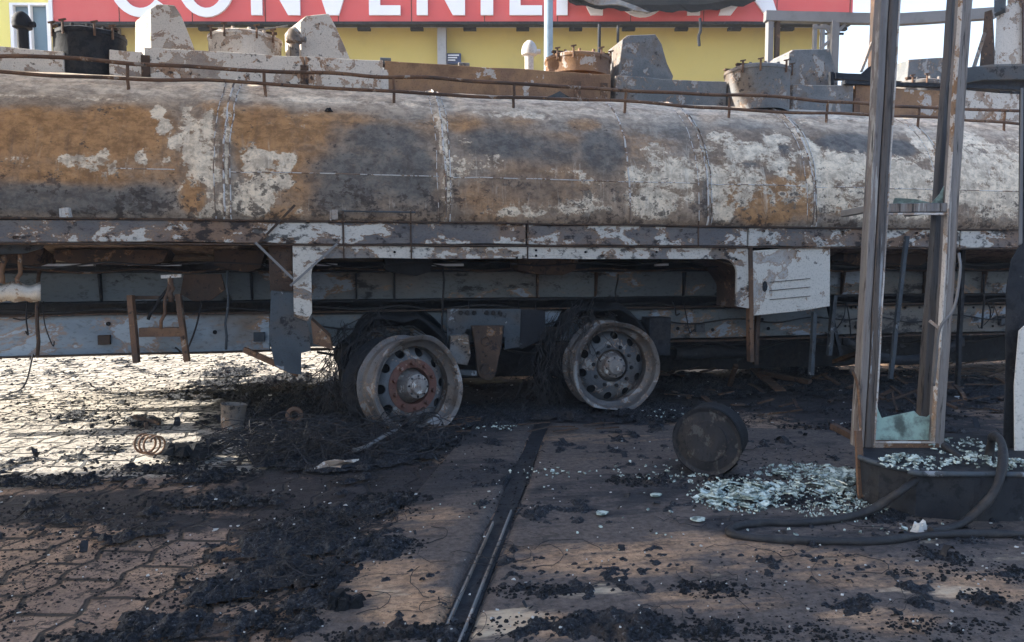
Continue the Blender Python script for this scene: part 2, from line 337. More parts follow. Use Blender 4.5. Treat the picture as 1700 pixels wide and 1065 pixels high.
    c = T.mix(T.math('MULTIPLY', sf, .85), c, T.mix(n3, (.006, .008, .013), (.032, .036, .045)))
    cr = T.sstep(T.math('ADD', n2, T.math('MULTIPLY', n3, .55)), .82, .9); c = T.mix(T.math('MULTIPLY', cr, .7), c, (.025, .024, .025)); g1 = T.noise(45, 8, .8); c = T.mix(.8, c, T.mix(T.sstep(g1, .36, .64), (.45, .45, .47), (1.35, 1.33, 1.3)), 'MULTIPLY'); c = T.mix(T.math('MULTIPLY', T.sstep(T.noise(24, 8, .75), .57, .63), .75), c, (.022, .024, .03))
    pl = T.sstep(T.math('ADD', T.math('MULTIPLY', at[2], .8), T.math('ADD', T.math('MULTIPLY', T.math('SUBTRACT', n2, .5), 3), T.math('MULTIPLY', T.math('SUBTRACT', n4, .5), 1.6))), .45, 1.1); c = T.mix(T.math('MULTIPLY', pl, .8), c, (.56, .44, .31))
    sl_ = T.out(c, T.math('SUBTRACT', .95, T.math('MULTIPLY', n1, .35)), T.bump(T.math('ADD', n2, T.math('ADD', T.math('MULTIPLY', n3, .5), T.math('MULTIPLY', g1, .8))), .7, .008))
    return g, sl_
M['ground'], M['slab'] = ground_mats()
def setmask(me, r, g, b):
    a = me.color_attributes.new('mask', 'FLOAT_COLOR', 'POINT'); arr = np.ones((len(me.vertices), 4)); arr[:, 0] = r; arr[:, 1] = g; arr[:, 2] = b
    a.data.foreach_set('color', arr.ravel())
def gridmesh(name, X, Y, Z, mat, keep=None, smooth=True, **tags):
    n, m = X.shape; V = np.stack([X, Y, Z], -1).reshape(-1, 3)
    idx = np.arange(n*m).reshape(n, m); Q = np.stack([idx[:-1, :-1], idx[1:, :-1], idx[1:, 1:], idx[:-1, 1:]], -1).reshape(-1, 4)
    if keep is not None:
        k = keep; kk = (k[:-1, :-1] | k[1:, :-1] | k[1:, 1:] | k[:-1, 1:]).reshape(-1); Q = Q[kk]
        used = np.unique(Q); rm = -np.ones(n*m, int); rm[used] = np.arange(len(used)); V = V[used]; Q = rm[Q]
    else: used = np.arange(n*m)
    me = bpy.data.meshes.new(name); me.vertices.add(len(V)); me.vertices.foreach_set('co', V.ravel())
    me.loops.add(Q.size); me.loops.foreach_set('vertex_index', Q.ravel().astype(np.int32)); me.polygons.add(len(Q))
    me.polygons.foreach_set('loop_start', (np.arange(len(Q))*4).astype(np.int32)); me.update(calc_edges=True); me.validate()
    me.polygons.foreach_set('use_smooth', [smooth]*len(Q)); me.materials.append(mat)
    o = bpy.data.objects.new(name, me); col.objects.link(o)
    for k_, v_ in tags.items(): o[k_] = v_
    return o, used
xs = axis(-3.6, 6.0, .026, -400, 400); ys = axis(1.4, 8.2, .026, -60, 600)
X, Y = np.meshgrid(xs, ys, indexing='ij'); xc, dep = w2c(X, Y)
near = np.clip(1-np.maximum(np.abs(X)-12, 0)/10, 0, 1)*np.clip(1-np.maximum(Y-12, 0)/10, 0, 1)
Zg = ((fbm(X, Y, 0, 2.2, 4)-.5)*.02 + (fbm(X, Y, 0, 14, 3, 3)-.5)*.006)*near - .012
dustm = np.clip(.95-np.clip((X+.2)/1.2, 0, 1), 0, 1)*np.clip((Y-3.5)/.5, 0, 1)
dustm = np.maximum(dustm, np.clip((Y-7.6)/1., 0, 1))
g, used = gridmesh('ground', X, Y, Zg, M['ground'], kind='structure')
far = np.clip((np.maximum(np.abs(X)-6, Y-11))/3, 0, 1); dustm = dustm*(1-far); setmask(g.data, blobs(xc, dep, TANP).ravel(), np.maximum(blobs(xc, dep, SOOT_SHADE), far*.42).ravel(), dustm.ravel())
# concrete slabs: site axes turned a little against the camera axis
SA = YAW+R(7.4)                                                            # slab direction from +Y towards +X
sdv = Vector((math.sin(SA), math.cos(SA), 0)); sdu = Vector((math.cos(SA), -math.sin(SA), 0))
ch0 = aG(758, 1040); CH = ch0.dot(sdu)                                      # channel line (offset along sdu)
e0 = aG(652, 852).dot(sdu); farY = aG(1000, 703).dot(sdv)
def slab(u0, u1, v0, v1):
    U = np.arange(u0, u1+.001, (u1-u0)/max(2, int((u1-u0)/.03))); V_ = np.arange(v0, v1+.001, (v1-v0)/max(2, int((v1-v0)/.03)))
    A, B = np.meshgrid(U, V_, indexing='ij'); X = A*sdu.x+B*sdv.x; Y = A*sdu.y+B*sdv.y
    n = fbm(X, Y, 0, 9, 3, 5)-.5
    e = np.minimum(np.minimum(A-u0, u1-A), np.minimum(B-v0, v1-B)); Z = .006+n*.004*(e > .02)-.035*(e < .004)
    o, us = gridmesh('concrete_slab', X, Y, Z, M['slab'], kind='structure'); xc, d = w2c(X, Y)
    pale = blobs(xc, d, [gblob(870, 1035, 130, 34, 1.2), gblob(980, 985, 100, 18, 1), gblob(790, 1040, 70, 34, 1.1), gblob(640, 1045, 80, 16, .8), gblob(1560, 985, 170, 16, .8), gblob(640, 985, 60, 20, .7), gblob(1450, 900, 200, 14, .6), gblob(1650, 930, 120, 14, .8)])
    setmask(o.data, blobs(xc, d, TANP).ravel(), blobs(xc, d, SOOT_SHADE).ravel(), pale.ravel()); return o
slab(e0, CH-.030, .4, farY); slab(CH+.030, 4.6, .4, aG(1000, 900).dot(sdv)-.35 if False else farY)
# drain channel (structure: a steel edged slot in the ground)
d_ = MB(); d_.box(-.040, .040, .4, farY+.05, -.03, -.003, .1)
Mx = Matrix(((sdu.x, sdv.x, 0, sdu.x*CH), (sdu.y, sdv.y, 0, sdu.y*CH), (0, 0, 1, 0), (0, 0, 0, 1)))
d_.v = [tuple(Mx @ Vector(v)) for v in d_.v]
d_.build('drain_channel', M['dark'], kind='structure', jit=.003)
for s_ in (-1, 1):
    b = MB(); v1 = aG(830, 870).dot(sdv) if s_ < 0 else aG(850, 850).dot(sdv)
    b.box(s_*.0262-.003, s_*.0262+.003, .5, v1, -.02, .012, .08, None); b.v = [tuple(Mx @ Vector(v)) for v in b.v]
    b.build('channel_edge', M['greybox'], kind='structure', jit=.002, jsc=3)
# ------------------------------------------------------------------ ash layer (heightfield, only where it lies)
T = NT('ash_and_char'); n2 = T.noise(30, 8, .7); n3 = T.noise(130, 4, .7); vv = T.vor(60).outputs['Distance']
c = T.mix(T.sstep(n3, .42, .66), (.004, .005, .008), (.036, .040, .05)); c = T.mix(T.sstep(T.noise(75, 5, .8), .58, .66), c, (.15, .155, .165)); c = T.mix(T.sstep(n2, .58, .68), c, (.06, .06, .063)); c = T.mix(T.math('MULTIPLY', T.sstep(T.noise(4, 6, .6), .56, .66), .5), c, (.07, .05, .038))  # bluish-grey specks are glints painted into the ash colour
M['ash'] = T.out(c, .6, T.bump(T.math('ADD', T.math('ADD', n2, n3), vv), 1.0, .012))
HB = [gblob(*a) for a in [(450, 640, 60, 24, 1), (540, 655, 60, 50, 1.1), (380, 618, 60, 8, .6), (420, 690, 50, 14, .7), (200, 1062, 120, 14, .7), (600, 1062, 80, 10, .6), (1300, 1060, 140, 14, .5), (1660, 1000, 60, 20, .4), (500, 900, 110, 30, .8), (625, 915, 75, 22, 1), (640, 905, 60, 12, .9), (470, 955, 130, 32, .9), (340, 990, 100, 22, .7), (320, 1040, 190, 34, .8), (520, 1000, 90, 22, .7), (480, 1040, 60, 25, .6),
    (590, 850, 110, 18, .6), (650, 830, 60, 12, .6), (500, 870, 80, 16, .6), (880, 985, 70, 12, .42), (1010, 1045, 190, 28, .8), (1180, 1050, 120, 20, .6), (1180, 980, 60, 14, .3), (730, 1055, 60, 22, .6),
    (1570, 1042, 90, 14, .7), (1560, 930, 45, 16, .45), (1560, 955, 70, 12, .4), (1690, 960, 40, 20, .5), (570, 750, 190, 34, 1.1), (660, 730, 120, 24, 1), (470, 720, 60, 24, .8), (318, 752, 45, 20, 1), (480, 670, 60, 40, .9), (560, 680, 80, 40, .9), (800, 690, 120, 24, .9), (900, 680, 110, 20, .9), (1080, 680, 90, 18, .8),
    (1160, 640, 110, 26, .9), (1300, 610, 120, 14, .8), (1420, 640, 160, 24, .6), (1600, 640, 120, 30, .8), (1500, 690, 120, 14, .5), (1400, 710, 100, 6, .5), (1220, 805, 60, 14, .6), (1060, 800, 50, 10, .4), (1350, 830, 80, 14, .4), (1460, 860, 70, 14, .5),
    (150, 850, 180, 22, .36), (350, 830, 120, 18, .5), (60, 800, 90, 10, .45), (380, 640, 90, 14, .5), (330, 655, 90, 8, .5), (230, 700, 40, 7, .5), (180, 800, 200, 12, .4), (250, 780, 100, 10, .45), (360, 790, 60, 12, .5), (1500, 590, 300, 14, .5)]]
xs = np.arange(-3.3, 6.2, .0102); ys = np.arange(1.75, 8.6, .0102); X, Y = np.meshgrid(xs, ys, indexing='ij'); xc, dep = w2c(X, Y)
vis = (np.abs(xc)/dep < .75) & (dep > 1.85)
b_ = blobs(xc, dep, HB, 1.25); f1 = fbm(X, Y, 0, 5.5, 5, 11); f2 = fbm(X, Y, 0, 38, 3, 17); f3 = fbm(X, Y, 0, 16, 4, 23)
hh = b_+(f1-.5)*1.3+(f3-.5)*1.2+(f2-.5)*.5-.33
f4 = fbm(X, Y, 0, 75, 2, 29); thick = np.clip(hh, 0, 1.0)*.026*(.3+1.2*f3)+np.clip(hh*4, 0, 1)*(f2-.32)*.020+np.clip(hh*4, 0, 1)*(f4-.45)*.016
# loose speckle of crumbs
sp = (fbm(X, Y, 0, 60, 2, 31) > .93-.15*blobs(xc, dep, [gblob(1400, 940, 330, 60, 1), gblob(980, 960, 330, 40, 1), gblob(200, 640, 300, 60, .55), gblob(200, 850, 300, 60, .8), gblob(900, 1040, 300, 40, 1), gblob(1200, 760, 300, 60, .7), gblob(1400, 640, 300, 40, .9)]))
thick = np.where(sp, np.maximum(thick, .008), thick)
uu = X*sdu.x+Y*sdu.y-CH; thick = np.where((np.abs(uu) < .05) & (Y < 3.9) & (Y > 2.05), 0, thick)
keep = (thick > .003) & vis
ash, us = gridmesh('ash_layer', X, Y, .004+thick*1.0, M['ash'], keep, True, kind='stuff', label='black ash and charred crumbs strewn over the pavers and slab', category='ash')
def hz(x, y):                                                               # approximate ash height
    i = int(round((x+3.3)/.0102)); j = int(round((y-1.75)/.0102))
    return float(max(0, thick[min(max(i, 0), thick.shape[0]-1), min(max(j, 0), thick.shape[1]-1)]))
# char chunks
def chunk(m, p, r, flat=.6):
    n = 5; vs = []; a0 = random.random()*6.3
    for k, (rz, rr) in enumerate(((-.4, 1.0), (.8, .6))):
        for i in range(n):
            a = a0+i*2*math.pi/n+k*.4; q = r*rr*random.uniform(.6, 1.25); vs.append((p[0]+q*math.cos(a), p[1]+q*math.sin(a)*.8, p[2]+r*flat*(rz+.6)*random.uniform(.8, 1.2)))
    fs = [tuple(range(n))[::-1], tuple(range(n, 2*n))]
    for k in range(1):
        for i in range(n): j = (i+1) % n; fs.append((k*n+i, k*n+j, (k+1)*n+j, (k+1)*n+i))
    m.add(vs, fs)
m = MB(); heaps = HB[:]
for i in range(15000):
    b = random.choice(heaps); a = random.random()*6.28; q = math.sqrt(random.random())*1.15
    p = c2w(b[0]+b[2]*q*math.cos(a), b[1]+b[3]*q*math.sin(a)); sz = random.choice((.0015, .002, .003, .004, .005, .008))*random.uniform(.7, 1.3)*(1.0 if b[1] < 3 else 1.4)
    chunk(m, (p.x, p.y, .004+hz(p.x, p.y)*.8), sz)
k = 0
while k < 15000:
    p = aG(random.uniform(-50, 1750), 596+480*random.random()**1.15)
    if float(fbm(p.x, p.y, 0, 1.6, 3, 77)) < random.uniform(.48, .64): continue
    k += 1; chunk(m, (p.x, p.y, .003+hz(p.x, p.y)), random.choice((.0012, .0018, .0025, .003, .0055))*random.uniform(.7, 1.4)*max(1, p.length/3.2), .5)
m.build('charred_crumbs', M['char'], kind='stuff', label='small charred crumbs scattered over the burnt ground', category='char', origin=(0, 3, 0))
m = MB()
for i in range(420):
    p = aG(random.uniform(-50, 1750), 610+450*random.random()**1.1); d = p.length; s_ = random.uniform(.0015, .0045)*d/3*random.choice((.7, 1, 1, 1.8))
    a = random.random()*3.14; q = [Vector((math.cos(a+t)*s_*random.uniform(.6, 1.6), math.sin(a+t)*s_*random.uniform(.6, 1.4), 0))+p+Vector((0, 0, .008+hz(p.x, p.y)+random.uniform(0, s_*.6))) for t in (0, 1.3, 2.6, 4.2)]
    m.plate(q, (0, 0, .003))
m.build('pale_flakes', M['flake'], kind='stuff', label='tiny pale flakes of ash and glass dotted over the ground', category='flakes', origin=(0, 3, 0))

# ================================================================== TANKER
YF = 4.68                                                                   # outer side plane of the vehicle
TC, TZ, TA, TBU, TBD = 5.93, 1.36, 1.19, .95, .33
X0, X1 = -2.95, 7.6
trk = thing('tanker_trailer', (1.2, 5.93, 0), 'burnt out fuel tanker trailer, rusted and flaking, standing on bare rims without tyres', 'tanker')
def tank_pt(x, a):                                                          # a=0 front side, pi/2 top
    e = 2/2.3; ca, sa = math.cos(a), math.sin(a)
    return (TC-TA*math.copysign(abs(ca)**e, ca), TZ+(TBU if sa > 0 else TBD)*math.copysign(abs(sa)**e, sa))
def tank_hit(px, py):
    d = ray(px, py); t = 3.5
    while t < 9:
        p = Vector((0, 0, H))+d*t; dz = p.z-TZ
        if abs((p.y-TC)/TA)**2.3+abs(dz/(TBU if dz > 0 else TBD))**2.3 < 1: return p, t
        t += .01
    return None, 5
def tb(px, py, rx, ry, val=1.0):
    p, t = tank_hit(px, py)
    if p is None: p = aY(px, py, 5.4); t = 5.6
    return (p.x, p.z, rx*t/F*1.02, ry*t/F, val)
W_ = [tb(*a) for a in [(1250, 280, 220, 90, .60), (1460, 300, 240, 80, .75), (1630, 290, 170, 90, .85), (1100, 310, 110, 70, .6), (560, 350, 120, 20, .45), (870, 320, 170, 55, .34), (430, 290, 60, 70, .45), (335, 260, 50, 110, .55), (800, 280, 70, 60, .4), (640, 345, 100, 30, .4), (150, 275, 150, 26, .36), (950, 300, 80, 60, .38), (262, 185, 16, 16, 1), (272, 210, 14, 16, 1), (290, 235, 14, 18, 1), (312, 180, 12, 12, .8), (318, 240, 18, 50, .95), (345, 210, 14, 40, .9), (350, 290, 18, 50, .9), (300, 320, 12, 30, .7), (355, 345, 22, 18, .9), (325, 280, 20, 30, .8), (335, 356, 30, 10, .8),
    (378, 250, 6, 90, .9), (430, 262, 40, 22, .85), (475, 265, 20, 20, .8), (420, 335, 45, 32, 1), (470, 300, 22, 20, .8), (120, 265, 30, 16, .85), (172, 258, 16, 14, .85), (235, 262, 16, 16, .9), (275, 268, 14, 16, .85), (185, 280, 8, 14, .8), (25, 262, 30, 12, .5), (60, 160, 200, 8, .5), (350, 160, 100, 8, .6), (600, 168, 200, 9, .6), (860, 190, 120, 8, .75), (1000, 195, 120, 6, .5),
    (735, 230, 10, 50, .9), (742, 320, 14, 60, .8), (775, 235, 20, 20, .6), (810, 260, 40, 16, .62), (700, 340, 60, 16, .6), (590, 350, 50, 10, .6), (660, 345, 60, 14, .58), (860, 350, 90, 16, .6), (960, 340, 80, 24, .66), (1000, 270, 20, 30, .5),
    (1090, 260, 40, 30, .7), (1120, 300, 55, 50, .9), (1080, 345, 60, 26, .72), (1050, 300, 18, 60, .7), (1200, 225, 40, 16, .8), (1240, 250, 70, 24, 1), (1195, 310, 26, 40, 1), (1200, 350, 30, 26, .9), (1290, 235, 40, 18, .9), (1290, 275, 40, 14, .8), (1220, 190, 40, 10, .7), (1310, 200, 60, 10, .7),
    (1350, 250, 24, 30, .9), (1400, 285, 60, 22, 1), (1380, 330, 50, 32, .85), (1440, 320, 60, 40, .9), (1500, 300, 50, 50, 1), (1530, 240, 30, 40, .95), (1450, 200, 120, 8, .8), (1520, 350, 60, 20, .8), (1600, 230, 60, 20, .8), (1650, 290, 80, 40, 1), (1640, 330, 80, 20, 1), (1600, 200, 60, 10, .6), (1690, 240, 40, 30, .7), (1430, 355, 50, 12, .9)]]
O_ = [tb(*a) for a in [(150, 270, 260, 60, .55), (500, 290, 80, 80, .42), (640, 215, 120, 30, .4), (1060, 250, 120, 50, .34), (900, 300, 120, 60, .36), (1330, 320, 60, 60, .7), (1230, 330, 60, 40, .6), (460, 350, 60, 20, .5), (60, 220, 170, 60, .9), (200, 215, 100, 60, .9), (430, 205, 70, 50, 1), (450, 260, 70, 60, .8), (120, 290, 130, 26, .7), (520, 220, 60, 50, .6), (560, 200, 90, 25, .5), (380, 180, 60, 20, .8), (860, 200, 40, 14, .5), (970, 205, 40, 16, .7), (940, 230, 60, 18, .4), (320, 325, 30, 40, .8), (1290, 330, 55, 50, .95), (1260, 350, 60, 30, .8), (1180, 195, 40, 14, .4), (1400, 200, 100, 14, .5), (1370, 300, 30, 30, .5), (1550, 250, 20, 60, .6), (820, 330, 80, 50, .45), (760, 200, 60, 30, .5), (1400, 345, 30, 16, .7)]]
S_ = [tb(*a) for a in [(100, 330, 200, 34, .95), (240, 330, 60, 40, .9), (20, 190, 20, 10, .1), (640, 230, 90, 40, .95), (600, 290, 110, 60, .9), (680, 290, 60, 70, 1), (560, 330, 60, 40, .8), (820, 240, 80, 40, .8), (900, 250, 100, 40, .7), (1000, 250, 60, 50, .9), (870, 310, 120, 40, .55), (1130, 220, 40, 30, .6), (1230, 205, 70, 18, .9), (1300, 245, 16, 14, 1), (1245, 275, 24, 10, .9), (1420, 238, 85, 26, 1.2), (1490, 245, 45, 22, 1.1), (1630, 255, 50, 12, .8), (1600, 240, 30, 16, .7), (560, 240, 30, 60, .6), (620, 345, 100, 20, .6), (1170, 330, 8, 60, .8), (720, 340, 30, 20, .7)]]
# tank shell
na = 120; AL = np.concatenate([np.linspace(-math.pi/2, math.pi*1.5, na)])
xs_ = np.arange(X0, X1, .025); SEAMS = [XY(378, 4.78), XY(738, 4.78), XY(1166, 4.78), XY(1342, 4.78), XY(1555, 4.78)]
P2 = np.array([tank_pt(0, a) for a in AL]); XX = np.repeat(xs_[:, None], na, 1); YY = np.repeat(P2[None, :, 0], len(xs_), 0); ZZ = np.repeat(P2[None, :, 1], len(xs_), 0)
ny = (YY-TC)/TA**2; nz_ = (ZZ-TZ)/np.where(ZZ > TZ, TBU, TBD)**2; nl = np.sqrt(ny**2+nz_**2); ny /= nl; nz_ /= nl
dd = (fbm(XX, YY, ZZ, 1.1, 3, 51)-.5)*.03+(fbm(XX, YY, ZZ, 4.5, 3, 57)-.5)*.010+(fbm(XX, YY, ZZ, 22, 2, 59)-.5)*.003
for sx_ in [XY(330, 4.78), XY(352, 4.78)]:
    wv = sx_+(fbm(YY, ZZ, 0, 3, 2, 81)-.5)*.12; dd += .028*np.exp(-((XX-wv)/.04)**2)*(fbm(XX, YY, ZZ, 3, 2, 83))
for sx_ in SEAMS+[X0+.1]:
    wv = sx_+(fbm(YY, ZZ, 0, 4, 2, 61)-.5)*.03; dd +=   .014*np.exp(-((XX-wv)/.02)**2) - .016*np.exp(-((XX-wv-.09)/.07)**2)
dd += .004*np.exp(-((ZZ-ZY(700, 291, 4.75))/.006)**2)*(YY < TC)
YY2 = YY+ny*dd; ZZ2 = ZZ+nz_*dd
T = NT('burnt_tank_shell'); at = T.attr('mask')
v = T.map((0, 0, 0), (.75, 1, 1)); nA = T.noise(2.6, 10, .66, v, .3); nB = T.noise(9, 10, .7, v, .2); nC = T.noise(38, 6, .68, v); nD = T.noise(1.0, 5, .6, v)
vs_ = T.map((0, 0, 0), (5, 1, .8)); nS = T.noise(5, 6, .6, vs_)
nn = T.math('ADD', T.math('MULTIPLY', nA, .35), T.math('ADD', T.math('MULTIPLY', nB, .4), T.math('MULTIPLY', nC, .25)))
at = list(at); at[0] = T.math('SUBTRACT', at[0], T.math('MULTIPLY', at[2], .35))
def mk(a, amp, lo, hi): return T.sstep(T.math('ADD', a, T.math('MULTIPLY', T.math('SUBTRACT', nn, .5), amp)), lo, hi)
base = T.ramp(nD, stops((.25, .185, .135), (.34, .25, .18), (.32, .28, .235)))
base = T.mix(T.math('MULTIPLY', nC, .6), base, (.10, .07, .055))
c = T.mix(T.math('MULTIPLY', mk(at[1], 1.8, .05, .7), .95), base, T.mix(nB, (.20, .10, .045), (.50, .27, .115)))
c = T.mix(T.math('MULTIPLY', mk(at[2], 2.6, .2, .95), .92), c, T.mix(nB, (.058, .055, .055), (.18, .168, .155)))
wf0 = mk(at[0], 5.0, .28, .55); wf = mk(at[0], 4.6, .44, .55)
c = T.mix(T.math('MULTIPLY', wf0, .5), c, (.40, .27, .17))
pw = T.mix(nB, (.50, .39, .28), (.82, .71, .57)); c = T.mix(T.math('MULTIPLY', wf, .93), c, pw)
# soot spatter over the lower half, streaks, grime
lowm = T.n('ShaderNodeSeparateXYZ'); T.lk(T.pos, lowm.inputs[0])
lw = T.sstep(lowm.outputs[2], 1.75, 1.3)
spk = T.sstep(T.math('ADD', T.math('MULTIPLY', nB, .6), T.math('ADD', T.math('MULTIPLY', nC, .4), T.math('MULTIPLY', lw, .07))),   .58, .62)
c = T.mix(T.math('MULTIPLY', spk, .82), c, T.mix(nA, (.025, .025, .028), (.09, .06, .045)))
c = T.mix(T.math('MULTIPLY', T.sstep(nS, .5, .75), .45), c, T.mix(nB, (.07, .05, .04), (.16, .12, .1)))
top_glow = T.sstep(lowm.outputs[2], 1.93, 2.12); c = T.mix(T.math('MULTIPLY', T.math('MULTIPLY', top_glow, T.sstep(nB, .3, .55)), .8), c, T.mix(nA, (.46, .36, .27), (.80, .70, .58)))  # ashen white top band, with the sunlit glow painted into its colour
vst = T.map((0, 0, 0), (3.2, 1, .55)); mot = T.mix(T.sstep(T.noise(17, 10, .78, v, .3), .40, .60), (.50, .46, .43), (1.42, 1.38, 1.30)); c = T.mix(.6, c, mot, 'MULTIPLY')
rb = T.math('MULTIPLY', T.sstep(T.math('ADD', T.math('MULTIPLY', T.noise(5.5, 11, .74, v, .5), .75), T.math('MULTIPLY', nC, .25)), .53, .58), T.sstep(at[0], .3, .7)); c = T.mix(T.math('MULTIPLY', rb, .8), c, T.mix(nB, (.07, .045, .03), (.30, .18, .10)))
chalk = T.math('MULTIPLY', T.sstep(T.noise(7, 9, .75, vst, .6), .55, .66), T.math('ADD', .12, at[0], True)); c = T.mix(T.math('MULTIPLY', chalk, .6), c, (.76, .66, .53))
hgt = T.math('ADD', T.math('MULTIPLY', wf, .5), T.math('ADD', T.math('MULTIPLY', nB, .9), T.math('MULTIPLY', nC, .5)))
M['tank'] = T.out(c, T.math('ADD', .5, T.math('MULTIPLY', nB, .4)), T.bump(hgt, .4, .012))
org = np.array(WP[trk.name])
tank, us = gridmesh('tank', XX-org[0], YY2-org[1], ZZ2-org[2], M['tank']); tank.parent = trk; WP[tank.name] = Vector(org)
frontm = (YY < TC).ravel()
seamm = 0*XX+sum(np.exp(-((XX-s_)/.05)**2) for s_ in SEAMS)*.55*(fbm(XX, YY, ZZ, 6, 3, 71) > .42)
setmask(tank.data, np.maximum(blobs(XX, ZZ, W_, 1.15), seamm).ravel()*frontm, blobs(XX, ZZ, O_).ravel()*frontm, blobs(XX, ZZ, S_).ravel()*frontm)
for (xe, s_) in ((X0, -1), (X1-.02, 1)):                                     # dished ends
    m = MB(); P = []
    for k in range(9):
        t = k/8; r_ = math.cos(t*math.pi/2); P.append([Vector((xe+s_*.22*math.sin(t*math.pi/2), TC+(tank_pt(0, a)[0]-TC)*r_, TZ+(tank_pt(0, a)[1]-TZ)*r_)) for a in AL[::2]])
    m.grid(P); m.build('end_cap', M['rustdark'], trk, smooth=True)
def surf(x, a):
    i = int(np.clip((x-X0)/.025, 0, len(xs_)-1)); j = int(np.clip((a+math.pi/2)/(2*math.pi)*(na-1), 0, na-1)); return Vector((x, YY2[i, j], ZZ2[i, j]))
M['seam'] = burnt('weld_seam', stops((.14, .11, .09), (.26, .2, .16), (.2, .12, .08)), paint=(.68, .65, .62), cover=.55, soot=.38, sc=9, seed=41)
rs = random.Random(4)
for k, sx_ in enumerate(SEAMS+[XY(1042, 4.78)]):
    for off, rad in ((0, .0065), (.035, .004), (-.05, .003)):
        if k == 5 and off: continue
        pts = []; w_ = 0
        for q in range(60):
            a = -.45+q*(math.pi+.2)/59; w_ += rs.uniform(-.004, .004); w_ *= .9; pts.append(surf(sx_+off+w_, a))
        m = MB(); m.tube(pts, rad, 6); m.build('weld_seam', M['seam'], trk, jit=.004, jsc=9, smooth=True)
a_l = [math.pi*.0]
for x0_, x1_ in ((XY(195, 4.75), XY(300, 4.75)), (XY(385, 4.75), XY(735, 4.75)), (XY(745, 4.75), XY(1160, 4.75)), (XY(1172, 4.75), XY(1335, 4.75)), (XY(1350, 4.75), X1-.3)):
    aa = math.asin(min(1, (ZY(700, 291, 4.8)-TZ)/TBU)**(2.3/2)); m = MB(); m.tube([surf(x, aa) for x in np.arange(x0_, x1_, .03)], .0035, 6); m.build('weld_seam', M['seam'], trk, jit=.002, jsc=9, smooth=True)
# ---- side rail (long) with the strip beneath it
def longbox(name, x0, x1, y0, y1, z0, z1, mat, jit=.009, par=trk, jsc=2.2, bevel=.004, seg=.12, **k):
    m = MB(); m.box(x0, x1, y0, y1, z0, z1, seg); return m.build(name, mat, par, jit=jit, jsc=jsc, bevel=bevel, **k)
for a, b in ((X0, XY(568, YF)), (XY(570, YF), XY(873, YF)), (XY(876, YF), XY(1240, YF)), (XY(1243, YF), XY(1592, YF)), (XY(1594, YF), X1)):
    longbox('side_rail', a, b, YF, YF+.16, 1.135, 1.262, M['greyrail'], .012)
m = MB(); m.box(X0, X1, YF-.015, YF+.2, 1.264, 1.274, .1); m.build('rail_flange', M['rustdark'], trk, jit=.006, jsc=2.2)
m = MB(); m.box(X0, X1, YF-.012, YF+.2, 1.122, 1.131, .1); m.build('rail_flange', M['rustdark'], trk, jit=.006, jsc=2.2)
# wheel-arch skirt: outline with rounded arch corners
xa, xb, xc_, xd = XY(486, YF), XY(516, YF), XY(1224, YF), XY(1246, YF); zt, zb = 1.119, 1.045; zl = .66; rr = .10
out = [(xa, zt), (xd, zt), (xd, .70), (xc_, .72)]
out += [(xc_-rr+rr*math.cos(t), zb-rr+rr*math.sin(t)) for t in np.linspace(0, math.pi/2, 8)]
out += [(xb+rr-rr*math.sin(t), zb-rr+rr*math.cos(t)) for t in np.linspace(0, math.pi/2, 8)]
out += [(xb, zl+.05), (xb-.03, zl), (xa, zl+.03)]
m = MB(); pts = []
for i in range(len(out)):
    p, q = out[i], out[(i+1) % len(out)]; n = max(1, int(math.dist(p, q)/.12))
    for k in range(n): pts.append(Vector((p[0]+(q[0]-p[0])*k/n, YF+.004, p[1]+(q[1]-p[1])*k/n)))
m.plate(pts, (0, .02, 0)); sk = m.build('arch_skirt', M['skirt'], trk, jit=.004)
for px, py in ((655, 418), (858, 427), (890, 415), (890, 424), (972, 418), (1195, 414), (1222, 430), (1090, 418)):
    p = aY(px, py, YF); m = MB(); m.lathe([(0.0001, -.003), (.008, -.003), (.008, .002)], 10, Matrix.Translation((p.x, YF, p.z)) @ Matrix.Rotation(math.pi/2, 4, 'X')); m.build('bolt_hole', M['char'], trk)
for px in (571, 683, 876, 1158):
    p = XY(px, YF); m = MB(); m.box(p-.004, p+.004, YF-.008, YF, 1.04 if px < 1000 else 1.13, ZY(px, 350 if px < 700 else 366, YF), .05); m.build('edge_strip', M['rustdark'], trk, jit=.004)
# inner arch panel (dark rusty) behind the skirt at the right
p = [XY(1130, 5.0), XY(1222, 4.9)]
m = MB(); P = []
for k in range(12):
    t = k/11; a = t*math.pi/2; P.append([Vector((XY(1150, 5)+.32*math.sin(a), YF+.03+d_*.5, 1.04-.26+.26*math.cos(a))) for d_ in (0, .33, .66, 1)])
for k in range(4): P.append([Vector((XY(1150, 5)+.32, YF+.03+d_*.5, .78-.03*k)) for d_ in (0, .33, .66, 1)])
m.grid(P); m.build('arch_liner', M['rustdark'], trk, jit=.008, smooth=True, solid=.004)
